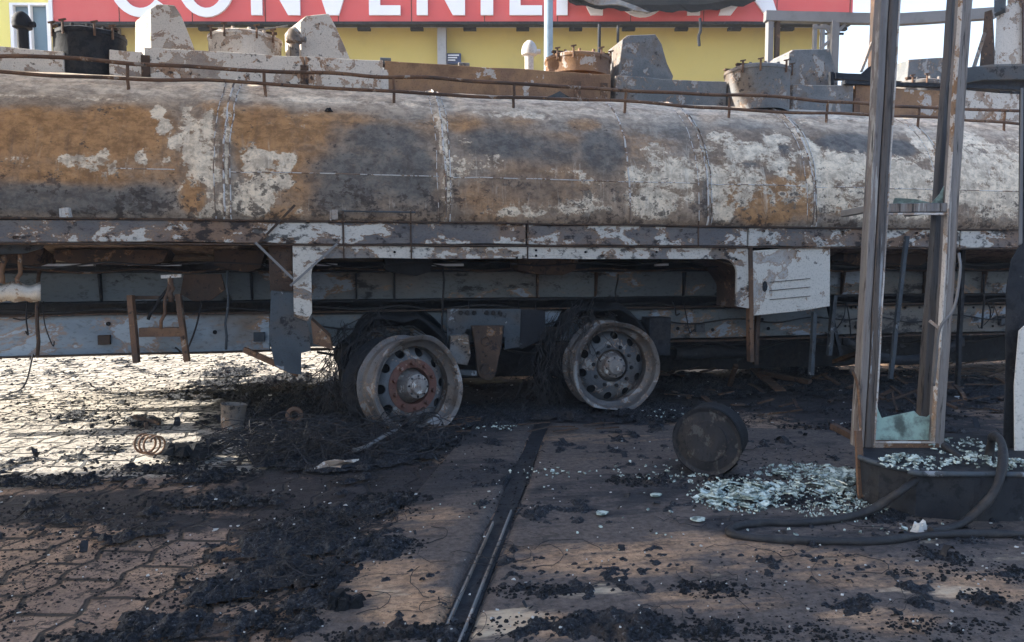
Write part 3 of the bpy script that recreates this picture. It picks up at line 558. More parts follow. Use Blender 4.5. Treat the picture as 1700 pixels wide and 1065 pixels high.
# ---- chassis beams
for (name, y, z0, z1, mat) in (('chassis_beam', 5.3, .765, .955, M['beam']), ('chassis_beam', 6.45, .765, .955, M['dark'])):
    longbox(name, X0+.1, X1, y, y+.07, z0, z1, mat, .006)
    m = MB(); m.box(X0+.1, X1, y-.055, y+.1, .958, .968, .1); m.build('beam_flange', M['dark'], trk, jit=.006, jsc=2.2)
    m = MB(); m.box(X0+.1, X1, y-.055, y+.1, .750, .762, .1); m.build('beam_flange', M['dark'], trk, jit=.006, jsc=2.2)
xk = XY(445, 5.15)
longbox('lower_beam', X0+.1, xk, 5.13, 5.2, .44, .685, M['beamlit'], .008)
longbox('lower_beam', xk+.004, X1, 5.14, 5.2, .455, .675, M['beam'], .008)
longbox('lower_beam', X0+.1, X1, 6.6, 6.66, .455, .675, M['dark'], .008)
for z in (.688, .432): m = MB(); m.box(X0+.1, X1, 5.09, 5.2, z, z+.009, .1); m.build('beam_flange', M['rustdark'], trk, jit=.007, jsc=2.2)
longbox('dark_backing', X0+.15, X1, 5.86, 5.9, .47, 1.05, M['dark'], .01)  # added dark sheet that keeps the gap between the beams black
longbox('dark_backing', XY(560, 6.3), X1, 6.3, 6.34, .03, .47, M['dark'], .02)  # added dark sheet hiding the sunlit ground behind
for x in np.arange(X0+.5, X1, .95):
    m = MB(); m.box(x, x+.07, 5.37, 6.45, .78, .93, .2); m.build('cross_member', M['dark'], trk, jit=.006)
# belly of rusty plates and saddles between tank and beam
for px0, px1, z0, z1, mat in ((0, 75, .985, 1.12, 'rustdark'), (90, 280, 1.0, 1.10, 'rustdark'), (355, 440, .96, 1.1, 'rustdark'), (640, 720, .93, 1.05, 'dark'), (860, 960, .93, 1.05, 'rustdark'), (1400, 1540, .99, 1.09, 'rustdark')):
    a, b = XY(px0, 5.05), XY(px1, 5.05); m = MB()
    m.plate([(a, 5.05, z1), (b, 5.05, z1), (b-.03, 5.05, z0+.03), (b-.12, 5.05, z0), (a+.1, 5.05, z0+.015), (a, 5.05, z0+.04)], (0, .25, 0)); m.build('tank_saddle', M[mat], trk, jit=.008)
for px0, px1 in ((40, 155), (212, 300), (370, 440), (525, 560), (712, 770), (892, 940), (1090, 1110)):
    a, b = XY(px0, 5.2), XY(px1, 5.2); m = MB(); m.box(a, b, 5.2, 5.24, ZY(px0, 441, 5.2), ZY(px0, 437, 5.2), .1); m.build('gap_light_strip', M['white'], trk, jit=.004)  # white bars added for the slivers of light through the gap
# stiffening gussets, cables and air lines along the beams
rs = random.Random(77)
for px in (150, 410, 590, 655, 900, 1000, 1150, 1420, 1560, 1660):
    x = XY(px, 5.12); m = MB(); m.plate([(x, 5.295, .765), (x, 5.295, .95), (x, 5.24, .95), (x, 5.27, .78)], (.012, 0, 0)); m.build('gusset', M['dark' if px % 4 else 'rustdark'], trk, jit=.003)
    m = MB(); m.box(x+.03, x+.10, 5.105, 5.135, .50, .56, .04); m.build('bracket', M['slate' if px % 3 else 'rustdark'], trk, jit=.004)
for z, y, r_, mat, sag in ((.72, 5.22, .009, 'rubber', .03), (.60, 5.10, .006, 'wire', .045), (.98, 5.18, .008, 'rustdark', .02), (.40, 5.3, .010, 'rubber', .05), (1.02, 4.95, .006, 'wire', .03)):
    x = XY(520, 5) if z in (.60, .40) else X0+.3; pts = []; k = 0
    while x < X1-.3:
        pts.append((x, y+rs.uniform(-.02, .02), z-(sag*rs.uniform(.5, 1.6) if k % 2 else 0))); x += rs.uniform(.22, .4); k += 1
    m = MB(); m.tube(spline(pts, 5), r_, 6); m.build('air_line', M[mat], trk, smooth=True)
for k in range(16):
    px = rs.choice((60, 150, 260, 330, 560, 620, 700, 770, 880, 960, 1130, 1210, 1420, 1500, 1620, 1660)); a = aY(px+rs.uniform(-20, 20), 500, 5.08); L = rs.uniform(.1, .35); dx = rs.uniform(-.12, .12)
    m = MB(); m.tube(spline([a, a+Vector((dx*.3, -.02, -L*.5)), a+Vector((dx, .02, -L)), a+Vector((dx*1.5, 0, -L*.9))], 5), rs.uniform(.003, .006), 5); m.build('dangling_wire', M['wire'], trk, smooth=True)
for k, x in enumerate(np.arange(X0+.2, X1, .31)):
    m = MB(); m.lathe([(.0001, -.007), (.007, -.007), (.009, 0), (.009, .006)], 6, Matrix.Translation((x, YF-.003, 1.158 if k % 2 else 1.238)) @ Matrix.Rotation(-math.pi/2, 4, 'X') @ Matrix.Scale(-1, 4, (0, 0, 1))); m.build('rail_bolt', M['rustdark'], trk)
# hanging rods
def rod(name, p, q, r, mat, par=trk, n=7, bend=.01):
    p, q = Vector(p), Vector(q); k = 6; pts = [p.lerp(q, i/k)+Vector((random.uniform(-bend, bend), random.uniform(-bend, bend), 0))*(0 < i < k) for i in range(k+1)]
    m = MB(); m.tube(pts, r, n); return m.build(name, M[mat], par, smooth=True)
for px, y0, y1, r, mat in ((65, 448, 590, .011, 'rustdark'), (378, 450, 580, .008, 'slate'), (735, 445, 572, .007, 'dark'), (1026, 455, 500, .006, 'dark'), (1633, 455, 545, .008, 'dark')):
    rod('hanger_rod', aY(px, y0, 5.04), aY(px-3, y1, 5.02), r, mat)
# A-frame step bracket at the left
br = 'rust'
m = MB(); m.obox(aY(217, 490, 4.95), aY(227, 602, 4.93), .03, .065, .05); m.build('step_bracket', M['rust'], trk, jit=.004)
m = MB(); m.obox(aY(296, 488, 4.95), aY(311, 600, 4.93), .03, .062, .05); m.build('step_bracket', M['rust'], trk, jit=.004)
m = MB(); m.obox(aY(232, 551, 4.96), aY(300, 551, 4.96), .05, .055, .05); m.build('step_tread', M['rust'], trk, jit=.004)
m = MB(); m.obox(aY(213, 494, 4.99), aY(296, 494, 4.99), .02, .02, .05); m.build('step_tread', M['rustdark'], trk, jit=.004)
rod('step_strut', aY(281, 470, 4.92), aY(267, 545, 4.93), .011, 'rust'); rod('step_strut', aY(283, 470, 4.97), aY(246, 530, 4.97), .010, 'dark'); rod('step_strut', aY(284, 458, 4.92), aY(284, 500, 4.93), .017, 'rust')
m = MB(); m.obox(aY(268, 459, 4.92), aY(302, 457, 4.92), .03, .02, .03); m.build('hook_plate', M['pale'], trk, jit=.003)
m = MB(); q = aY(330, 470, 5.05); m.plate([aY(x, y, 5.06) for x, y in ((305, 455), (365, 455), (372, 480), (350, 497), (322, 500), (300, 488))], (0, .03, 0)); m.build('torn_plate', M['rustdark'], trk, jit=.01)
# brackets at the far left
m = MB(); m.plate([aY(x, y, 4.85) for x, y in ((-60, 400), (76, 400), (66, 412), (40, 420), (-60, 424))], (0, .03, 0)); m.build('folded_plate', M['slate'], trk, jit=.005)
rod('hanger_rod', aY(6, 425, 4.9), aY(4, 470, 4.9), .014, 'rust'); rod('hanger_rod', aY(33, 422, 4.9), aY(30, 470, 4.9), .012, 'rust')
m = MB(); P = []
for k in range(16):
    x = -60+k*8.5; P.append([aY(x, 470+4*math.sin(k*1.1), 4.95), aY(x, 482+3*math.cos(k), 4.9), aY(x, 500+2*math.sin(k*2), 4.98)])
m.grid(P); m.build('torn_plate', M['palebox'], trk, smooth=True, solid=.004)
# X straps
for (a, b, y, mat) in (((424, 402), (486, 462), YF-.02, 'lead'), ((560, 404), (482, 474), YF-.025, 'lead'), ((490, 340), (430, 402), YF-.02, 'rustdark')):
    m = MB(); m.obox(aY(*a, y), aY(*b, y), .006, .014, .05); m.build('strap', M[mat], trk, jit=.002)
# mudguard: rusty box + slate flap
m = MB(); a, b = aY(446, 404, YF+.06), aY(486, 484, YF+.06); m.box(a.x, b.x, YF+.06, YF+.55, b.z, a.z, .06); m.build('mudguard_box', M['rustdark'], trk, jit=.008)
m = MB(); m.plate([aY(x, y, YF+.02) for x, y in ((450, 482), (486, 486), (512, 540), (516, 582), (500, 586), (500, 622), (478, 618), (456, 606), (447, 560))], (0, .012, 0)); m.build('mud_flap', M['slate'], trk, jit=.004)
m = MB(); m.obox(aY(405, 580, 4.9), aY(495, 620, 4.74), .02, .035, .05); m.build('loose_rail', M['rust'], trk, jit=.004)
m = MB(); m.plate([aY(x, y, YF+.03) for x, y in ((516, 530), (548, 560), (552, 580), (520, 570))], (0, .25, 0)); m.build('guard_stay', M['rust'], trk, jit=.004)
# suspension: gusset plate with holes, tapered hanger, box
YS = 4.98
m = MB(); m.plate([aY(x, y, YS) for x, y in ((742, 512), (865, 512), (862, 575), (838, 580), (838, 560), (775, 545), (742, 600))], (0, .02, 0)); m.build('gusset_plate', M['slate'], trk, jit=.003)
for px in (765, 776, 787, 808, 819, 830):
    p = aY(px, 519, YS); m = MB(); m.lathe([(.0001, 0), (.014, 0), (.017, -.006), (.017, .004)], 12, Matrix.Translation((p.x, YS-.002, p.z)) @ Matrix.Rotation(math.pi/2, 4, 'X')); m.build('bolt', M['dark'], trk)
YS = 4.84
hp = [(783, 540), (836, 540), (832, 575), (824, 612)]+[(808+16*math.cos(t), 614+16*math.sin(t)) for t in np.linspace(0, math.pi, 9)]+[(790, 580)]
m = MB(); m.plate([aY(x, y, YS) for x, y in hp], (0, .03, 0)); hg = m.build('spring_hanger', M['rustdark'], trk, jit=.002, bevel=.003)
m = MB(); m.plate([aY(808+(x-808)*1.06, y, YS+.13) for x, y in hp], (0, .02, 0)); m.build('spring_hanger', M['dark'], trk)
for px, py, r_ in ((806, 612, .035), (806, 566, .03), (806, 590, .008)):
    p = aY(px, py, YS); m = MB(); m.lathe([(.0001, -.014), (r_*.6, -.014), (r_*.65, -.004), (r_, -.004), (r_, .01)], 16, Matrix.Translation((p.x, YS, p.z)) @ Matrix.Rotation(-math.pi/2, 4, 'X') @ Matrix.Scale(-1, 4, (0, 0, 1))); m.build('pivot_pin', M['slate'], trk)
m = MB(); m.plate([aY(x, y, 4.9) for x, y in ((748, 558), (778, 556), (782, 590), (776, 606), (760, 604), (746, 588))], (0, .12, 0)); m.build('equalizer_box', M['greybox'], trk, jit=.003, bevel=.004)
m = MB(); m.obox(aY(756, 617, 4.84), aY(790, 619, 4.84), .05, .03, .05); m.build('radius_rod', M['slate'], trk, jit=.002)
m = MB(); m.plate([aY(x, y, 5.0) for x, y in ((838, 512), (905, 515), (905, 560), (870, 578), (838, 578))], (0, .03, 0)); m.build('gusset_plate', M['dark'], trk, jit=.003)
m = MB(); m.box(aY(1078, 527, 4.95).x, aY(1114, 527, 4.95).x, 4.95, 5.1, ZY(1090, 590, 4.95), ZY(1090, 527, 4.95), .05); m.build('spring_hanger', M['dark'], trk, jit=.005, bevel=.004)
for px, y0 in ((690, 5.0), (1010, 5.0)):
    c_ = aY(px, 640 if px < 800 else 605, 4.9); m = MB(); m.tube([(c_.x, 4.9, .31), (c_.x, 7.0, .31)], .06, 16); m.build('axle', M['dark'], trk, smooth='auto')
    m = MB(); P = []
    for k in range(13): t = (k-6)/6; P.append([Vector((c_.x+.02+t*.62, 5.15+d_, .42+.08*t*t)) for d_ in (0, .09)])
    m.grid(P); m.build('leaf_spring', M['dark'], trk, solid=.05)
m = MB(); m.tube([aY(1118, 585, 5.3), aY(1240, 583, 5.35)], .055, 14); m.build('air_tank', M['dark'], trk, smooth='auto')
# ---- wheels
def wheel(name, cx, cy, cz, yaw, roll, tilt, bite, seed):
    Mw = Matrix.Translation((cx, cy, cz)) @ Matrix.Rotation(yaw, 4, 'Z') @ Matrix.Rotation(tilt, 4, 'X') @ Matrix.Rotation(roll, 4, 'Y') @ Matrix.Rotation(math.pi/2, 4, 'X')   # local z -> -Y (outward)
    def fin(m):
        V = np.array([tuple(v) for v in m.v]); rad = np.hypot(V[:, 0], V[:, 1]); ang = np.arctan2(V[:, 1], V[:, 0])
        k = 1+(vnoise(np.cos(ang)*2.2+seed, np.sin(ang)*2.2, V[:, 2]*3)-.5)*.06*(rad > .2)
        V[:, 0] *= k; V[:, 1] *= k
        low = -.285; V[:, 1] = np.where(V[:, 1] < low, low+(V[:, 1]-low)*.25, V[:, 1])
        for (ba, bw, bd) in bite:
            da = np.abs((ang-ba+np.pi) % (2*np.pi)-np.pi); q = bd*np.exp(-(da/bw)**2)*(rad > .22)*np.clip((V[:, 2]+.05)/.1, 0, 1); V[:, 2] -= q; V[:, 0] *= 1-q*.3; V[:, 1] *= 1-q*.3
        m.v = [tuple(Mw @ Vector(v)) for v in V]; return m
    m = MB(); m.lathe([(.300, .0), (.311, .003), (.316, -.006), (.314, -.016), (.296, -.022), (.288, -.05), (.282, -.075), (.258, -.09), (.255, -.14), (.262, -.155), (.285, -.17), (.29, -.215), (.308, -.225), (.316, -.235), (.312, -.24), (.302, -.235), (.28, -.222), (.276, -.175), (.25, -.16), (.246, -.085), (.272, -.066), (.28, -.045), (.286, -.012)], 96, closed=True)
    rim = fin(m).build('wheel', M['rim'], trk, smooth='auto')
    # disc with ten oval hand holes
    m = MB(); nh = 10; r1, r2 = .168, .247
    def dz(r): t = (r-r1)/(r2-r1); return -.10-.05*t*t
    for h in range(nh):
        a0 = 2*math.pi*(h+.5)/nh; hw = math.pi/nh; rc = .212; K = 32; inner = []; outer = []
        for k in range(K):
            t = 2*math.pi*k/K; ct, st = math.cos(t), math.sin(t); inner.append((a0+ct*.031/rc*.95, rc+st*.027))
            s_ = min(hw/abs(ct) if abs(ct) > 1e-6 else 9, ((r2-rc) if st > 0 else (rc-r1))/abs(st)*1.0 if abs(st) > 1e-6 else 9) if False else None
            # project on the sector box
            ax = ct*hw; ay = st*((r2-rc) if st > 0 else (rc-r1)); mxx = max(abs(ct), abs(st)); outer.append((a0+ax/mxx, rc+ay/mxx))
        vs = []
        for lp, w_ in ((inner, 0), (inner, 1), (outer, 1)):
            for (a, r) in lp: vs.append((r*math.cos(a), r*math.sin(a), dz(r)-(.012 if w_ == 0 else 0)))
        fs = []
        for q in (0, 1):
            for k in range(K): j = (k+1) % K; fs.append((q*K+k, q*K+j, (q+1)*K+j, (q+1)*K+k))
        m.add(vs, fs)
    fin(m).build('wheel_disc', M['rimdark'], rim, smooth='auto')
    m = MB(); m.lathe([(.168, -.10), (.168, -.095), (.158, -.092), (.125, -.092), (.115, -.095), (.112, -.13), (.112, -.15)], 64); fin(m).build('nut_ring', M['redrust' if seed == 1 else 'rimdark'], rim, smooth='auto')
    for k in range(10):
        a = 2*math.pi*k/10; m = MB(); m.lathe([(.0001, -.068), (.010, -.068), (.013, -.074), (.014, -.093)], 6, Matrix.Translation((.14*math.cos(a), .14*math.sin(a), 0))); fin(m).build('wheel_nut', M['redrust' if seed == 1 else 'dark'], rim)
    m = MB(); m.lathe([(.111, -.15), (.105, -.13), (.085, -.09), (.078, -.045), (.074, -.035), (.055, -.03), (.052, -.018), (.045, -.012), (.0001, -.009)], 48); fin(m).build('hub', M['hub'], rim, smooth='auto')
    for k in range(8):
        a = 2*math.pi*k/8+.2; m = MB(); m.lathe([(.0001, -.025), (.006, -.026), (.007, -.036)], 6, Matrix.Translation((.064*math.cos(a), .064*math.sin(a), 0))); fin(m).build('hub_bolt', M['dark'], rim)
    m = MB(); m.lathe([(.25, -.16), (.10, -.165)], 48); fin(m).build('brake_drum', M['char'], rim)
    # inner twin wheel rim
    m = MB(); m.lathe([(.31, -.26), (.285, -.28), (.26, -.31), (.26, -.4), (.31, -.46), (.30, -.46), (.25, -.4), (.25, -.31)], 64, closed=True); fin(m).build('inner_rim', M['dark'], rim, smooth='auto')
    # tyre remains: strands of bead and belt wire sagging round the rim
    rs = random.Random(seed*7); m = MB()
    for k in range(60):
        a = rs.uniform(0, 2*math.pi); L = rs.uniform(.2, 1.2); pts = []; r0 = rs.uniform(.31, .37 if seed == 1 else .36); z0 = rs.uniform(-.26, -.42) if seed == 2 else rs.uniform(-.28, -.44); fl = rs.uniform(-.02, .07)
        for i in range(12):
            t = i/11; q = a+L*t; r_ = r0+fl*math.sin(t*3)+rs.uniform(-.01, .01); pts.append(Mw @ Vector((r_*math.cos(q), max(-.29, r_*math.sin(q)), z0+.05*math.sin(t*5+k))))
        m.tube(pts, rs.uniform(.0015, .0035), 4, False)
    m.build('tyre_remains', M['wire'], rim, jit=.012, jsc=9)
    return rim
cR = aY(1026, 606, 4.72); cL = aY(676, 644, 4.6)
wheel('wheel', cR.x, 4.74, .305, R(0), .1, 0, [(R(-95), .35, .03)], 2)
wheel('wheel', cL.x+.075, 4.5, .262, R(24), .3, R(-5), [(R(40), .45, .05), (R(95), .3, .03), (R(-60), .3, .03)], 1)
# shredded tyre casing hanging between and beside the wheels
def shred(name, cx, cy, cz, rad, a0, a1, n, seed, lab=None):
    rs = random.Random(seed); m = MB()
    for k in range(n):
        q = rs.uniform(a0, a1); r0 = rad*rs.uniform(.7, 1.1); p = Vector((cx+r0*math.cos(q), cy+rs.uniform(-.12, .16), max(.1, cz+r0*math.sin(q)))); d = Vector((-math.sin(q)*rs.uniform(-.3, 1), rs.uniform(-.2, .2), -.6)); d.normalize(); pts = [p.copy()]; L = rs.uniform(.1, .5)/9
        for i in range(9):
            d += Vector((rs.uniform(-.7, .7), rs.uniform(-.4, .4), -.10)); d.normalize(); p = p+d*L; p.z = max(p.z, .015); pts.append(p.copy())
        m.tube(pts, rs.uniform(.0012, .0032), 4, False)
    return m.build(name, M['wire'], trk)
shred('tyre_strands', cL.x-.08, 4.9, .3, .42, R(95), R(220), 130, 3); shred('tyre_strands', cR.x-.12, 4.9, .34, .42, R(80), R(230), 170, 4)
for x_, y_ in ((cL.x+.1, 6.7), (cR.x, 6.7)):
    m = MB(); m.lathe([(.05, -.1), (.33, -.12), (.37, -.08), (.37, .2), (.33, .22), (.05, .2)], 40, Matrix.Translation((x_, y_, .34)) @ Matrix.Rotation(math.pi/2, 4, 'X')); m.build('far_wheel', M['char'], trk, jit=.02, jsc=6, smooth='auto')
def casing(cx, cy, cz, r0, a0, a1, seed):
    m = MB(); P = []
    for k in range(40):
        a = a0+(a1-a0)*k/39; P.append([Vector((cx+(r0+.05*math.sin(s*2.5)+.02*math.sin(9*a+seed))*math.cos(a), cy+s*.09, max(.01, cz+(r0+.05*math.sin(s*2.5)+.02*math.sin(7*a))*math.sin(a)))) for s in range(5)])
    m.grid(P); return m.build('tyre_casing', M['char'], trk, jit=.02, jsc=8, smooth=True, solid=.012)
casing(cL.x-.03, 4.86, .3, .36, R(20), R(215), 1); casing(cR.x-.05, 4.9, .32, .38, R(30), R(225), 2)
# ---- right: tool plate, posts
m = MB(); m.plate([aY(x, y, YF-.0) for x, y in ((1248, 416), (1300, 412), (1378, 408), (1379, 440), (1378, 508), (1330, 516), (1250, 524), (1249, 470))], (0, .05, 0)); pl = m.build('tool_box_panel', M['plate'], trk, jit=.004, bevel=.003)
for y0, y1 in ((468, 462), (482, 476), (497, 491)):
    m = MB(); m.obox(aY(1278, y0, YF-.004), aY(1345, y1, YF-.004), .003, .004, .1); m.build('crease', M['dark'], pl)
m = MB(); p = aY(1270, 475, YF-.005); m.lathe([(.0001, -.004), (.018, -.004), (.02, .01)], 8, Matrix.Translation(p) @ Matrix.Scale(2.0, 4, (0, 0, 1)) @ Matrix.Rotation(-math.pi/2, 4, 'X')); m.build('latch', M['dark'], pl, jit=.003)
m = MB(); m.box(aY(1249, 420, YF).x, aY(1376, 420, YF).x, YF+.06, YF+.5, .70, 1.09, .08); m.build('tool_box', M['rustdark'], trk, jit=.008)
for (a, b, w_, mat, y) in (((1243, 408), (1246, 600), .05, 'rust', YF+.02), ((1258, 522), (1254, 604), .03, 'rustdark', YF+.08), ((1352, 518), (1346, 622), .03, 'slate', YF+.05), ((1385, 490), (1376, 590), .035, 'slate', 5.0), ((1375, 500), (1395, 590), .025, 'dark', 5.05), ((1505, 392), (1478, 628), .022, 'slate', YF-.02), ((1600, 380), (1590, 640), .03, 'dark', 5.0)):
    m = MB(); m.obox(aY(*a, y), aY(*b, y), .03, w_, .05); m.build('support_leg', M[mat], trk, jit=.004)
m = MB(); P = []
for k in range(14):
    t = k/13; P.append([aY(1400+200*t, 556+34*math.sin(t*3.1), 5.1), aY(1400+200*t, 572+34*math.sin(t*3.1), 5.1)])
m.grid(P); m.build('sagging_strap', M['dark'], trk, smooth=True, solid=.02)
for px in (1404, 1412, 1422, 1428, 1500, 1530, 1620, 1650, 1660):
    for py in (510, 541):
        if random.random() < .7:
            p = aY(px+random.uniform(-4, 4), py, 5.13); m = MB(); m.lathe([(.0001, 0), (.009, 0), (.01, .004)], 8, Matrix.Translation((p.x, 5.135, p.z)) @ Matrix.Rotation(math.pi/2, 4, 'X')); m.build('bolt_hole', M['char'], trk)
for px, py in ((180, 537), (357, 551), (1183, 547), (1125, 545), (1265, 530), (1275, 545)):
    p = aY(px, py, 5.125); m = MB(); m.lathe([(.0001, 0), (.013, 0), (.014, .006)], 10, Matrix.Translation((p.x, 5.127, p.z)) @ Matrix.Rotation(math.pi/2, 4, 'X')); m.build('bolt_hole', M['char'], trk)
for px, py in ((110, 352), (556, 355)):
    p = aY(px, py, 4.72); m = MB(); m.box(p.x-.018, p.x+.018, 4.70, 4.76, p.z-.035, p.z+.025, .03); m.box(p.x-.03, p.x-.02, 4.70, 4.74, p.z-.05, p.z+.02, .03); m.build('marker_bracket', M['pale'], trk, jit=.003)
m = MB(); m.tube([aY(568, 350, YF), aY(690, 352, YF)], .006, 6); m.build('grab_bar', M['slate'], trk)
# ---- handrail
YR = 5.08
PX = [-5, 223, 445, 653, 848, 1030, 1205, 1365, 1518, 1640]; base = [1/(6400-p) for p in PX]
zt_, zm_ = 2.255, 2.165
X_of = [XY(p, YR) for p in (223, 1365)]; sp_ = (X_of[1]-X_of[0])/6
posts = [X_of[0]+sp_*k for k in range(-1, 11)]
for x in posts:
    if x < X1-.2 and x > X0+.1: rod('rail_post', (x, YR+.01, 2.03), (x+random.uniform(-.01, .01), YR, zt_), .0102, 'rust', bend=.003)
def railpts(z, x0, x1, amp=.008): return [(x, YR+random.uniform(-amp, amp)*.5, z+random.uniform(-amp, amp)-.014*math.sin((x-x0)*1.3)**2) for x in np.arange(x0, x1, .3)]
m = MB(); m.tube(spline([(XY(8, YR), YR, zt_-.01)]+railpts(zt_, XY(60, YR), X1), 3), .0125, 8); m.build('top_rail', M['rust'], trk, smooth=True)
m = MB(); m.tube(spline(railpts(zm_, X0, X1), 3), .0115, 8); m.build('mid_rail', M['rust'], trk, smooth=True)
# ---- top of the tank: coamings, manholes, baffles, vent valves
YC = 5.5
def coam(px0, px1, ytop, ybot, mat, yb=6.2, pts=None):
    a = XY(px0, YC); b = XY(px1, YC); z1 = ZY((px0+px1)/2, ytop, YC); m = MB(); m.box(a, b, YC, YC+.025, 2.2, z1, .07); m.box(a, b, yb, yb+.025, 2.2, z1, .15); m.box(a, a+.02, YC+.027, yb-.002, 2.2, z1-.002, .15); m.box(b-.02, b, YC+.027, yb-.002, 2.2, z1-.002, .15)
    return m.build('spill_coaming', M[mat], trk, jit=.014, jsc=3.2, bevel=.003)
coam(-120, 120, 78, 130, 'palebox'); coam(196, 248, 84, 0, 'palebox', 6.0); coam(252, 512, 86, 0, 'palebox'); coam(514, 640, 97, 0, 'palebox'); coam(643, 1010, 112, 0, 'rustbox')
coam(1018, 1200, 130, 0, 'greybox'); coam(1308, 1408, 140, 0, 'greybox', 6.0); coam(1412, 1560, 146, 0, 'rustbox'); coam(1563, 1800, 155, 0, 'palebox')
for px, mat in ((254, 'rustdark'), (512, 'rustdark'), (642, 'pale'), (956, 'rust'), (1000, 'rust'), (1413, 'rust')):
    x = XY(px, YC); m = MB(); m.box(x-.028, x+.028, YC-.006, YC-.001, 2.24, ZY(px, 92+.06*(px-250), YC), .05); m.build('coaming_stiffener', M[mat], trk, jit=.004)
def cyl(name, px0, px1, ytop, ybot, mat, Yc, lid=True):
    a = aY(px0, ytop, Yc); b = aY(px1, ytop, Yc); r_ = (b.x-a.x)/2; cx = (a.x+b.x)/2; z1 = a.z*.5+b.z*.5; z0 = ZY((px0+px1)/2, ybot, Yc)
    m = MB(); m.lathe([(r_*.97, z0), (r_*.97, z1-.03), (r_*.975, z1-.028), (r_, z1-.022), (r_, z1), (r_*.9, z1+.012), (.0001, z1+.02)], 56, Matrix.Translation((cx, Yc+r_*.0, 0)))
    o = m.build(name, M[mat], trk, jit=.010, jsc=4, smooth='auto')
    for sx_ in (-1, 1):
        m = MB(); m.obox((cx-r_*.9, Yc+sx_*r_*.35, z1+.03), (cx+r_*.9, Yc+sx_*r_*.35, z1+.034), .03, .014, .05); m.build('lid_strap', M['rustdark'], o, jit=.004)
    for g in (-2.5, -2.0, -1.15, -.65):
        q = Vector((cx+r_*1.02*math.cos(g), Yc+r_*1.02*math.sin(g), z1-.05)); m = MB(); m.tube([q, q+Vector((0, 0, .09))], .008, 6); m.obox(q+Vector((-.022, 0, .085)), q+Vector((.022, 0, .095)), .012, .01, .03); m.build('lid_clamp', M['rust'], o)
    for k in range(6):
        g = math.pi*(1.1+.16*k); m = MB(); m.lathe([(.0001, .03), (.012, .03), (.014, 0)], 8, Matrix.Translation((cx+r_*.85*math.cos(g), Yc+r_*.85*math.sin(g), z1))); m.build('lid_bolt', M[mat], o)
    return o
cyl('manhole', 88, 208, 60, 140, 'dark', 5.72); cyl('manhole', 345, 468, 66, 110, 'palebox', 5.9); cyl('manhole', 906, 1012, 100, 130, 'rustbox', 5.85); cyl('manhole', 1207, 1305, 120, 190, 'greybox', 5.5); cyl('manhole', 1490, 1560, 140, 170, 'greybox', 5.75)
def baffle(pts, Yb, dx, th, mat, mat2=None):                                  # wedge: front face polygon with depth
    m = MB(); P = [aY(x, y, Yb) for x, y in pts]; m.plate(P, (dx, th, 0)); return m.build('vapour_hood', M[mat], trk, jit=.008, bevel=.004)
baffle([(250, 100), (250, 14), (262, 6), (290, 8), (300, 24), (312, 52), (324, 84), (318, 100)], 5.72, -.18, .32, 'palebox')
baffle([(500, 104), (498, 36), (508, 26), (545, 22), (556, 42), (570, 70), (582, 98), (580, 104)], 5.72, -.13, .32, 'palebox')
baffle([(1026, 132), (1034, 64), (1042, 58), (1088, 56), (1098, 72), (1108, 104), (1118, 126), (1116, 134)], 5.75, 0, .34, 'greybox')
baffle([(1306, 148), (1310, 88), (1316, 82), (1378, 80), (1384, 100), (1390, 124), (1392, 148)], 5.72, 0, .3, 'greybox')
baffle([(1504, 150), (1508, 98), (1560, 94), (1566, 94), (1578, 130), (1580, 150)], 5.75, 0, .3, 'greybox')
def valve(px, ybase, ytop, mat, Yv):
    p = aY(px, ybase, Yv); t = ZY(px, ytop, Yv); h = t-p.z; r_ = h*.2
    m = MB(); m.lathe([(r_*.75, -.12), (r_*.75, h*.4), (r_*.8, h*.45), (r_*1.3, h*.5), (r_*1.35, h*.62), (r_*1.25, h*.76), (r_*.95, h*.88), (r_*.5, h*.96), (.0001, h)], 24, Matrix.Translation(p))
    o = m.build('vent_valve', M[mat], trk, smooth='auto', jit=.004)
    m = MB(); m.tube([p+Vector((r_*.8, -.01, h*.6)), p+Vector((r_*1.9, -.02, h*.6))], [r_*.5, r_*.42], 12); m.build('valve_spout', M[mat], o, smooth='auto'); return o
valve(38, 74, 18, 'dark', 5.7); valve(489, 96, 44, 'greybox', 5.65); valve(879, 115, 66, 'pale', 5.8)
m = MB(); p = aY(560, 10, 5.9); m.tube(spline([aY(385, 46, 5.85), aY(410, 52, 5.85), aY(440, 48, 5.85), aY(478, 42, 5.85)], 6), .006, 6); m.build('bent_rod', M['greybox'], trk)
m = MB(); P = [aY(x, y, 5.44) for x, y in ((900, 163), (916, 158), (928, 152), (940, 160), (955, 166), (930, 170), (905, 170))]; m.plate(P, (0, .03, 0)); m.build('torn_plate', M['slate'], trk, jit=.01)
m = MB(); chunk(m, tank_hit(546, 186)[0]+Vector((0, -.01, 0)), .03); m.build('stuck_char_lump', M['char'], trk)
for px, py in ((150, 62), (420, 60), (640, 100), (770, 108), (990, 95), (1090, 120)):
    q = aY(px, py+16, 5.95); m = MB(); m.tube([q, aY(px, py, 5.95)], .018, 8); m.tube([aY(px-9, py, 5.95), aY(px+9, py+1, 5.95)], .024, 8); m.build('pipe_stub', M['greybox'], trk, smooth='auto')
m = MB(); m.tube(spline([aY(598, 110, 5.75), aY(680, 108, 5.75), aY(760, 113, 5.75), aY(850, 116, 5.75)], 5), .014, 8); m.build('air_line', M['rustdark'], trk, smooth=True)
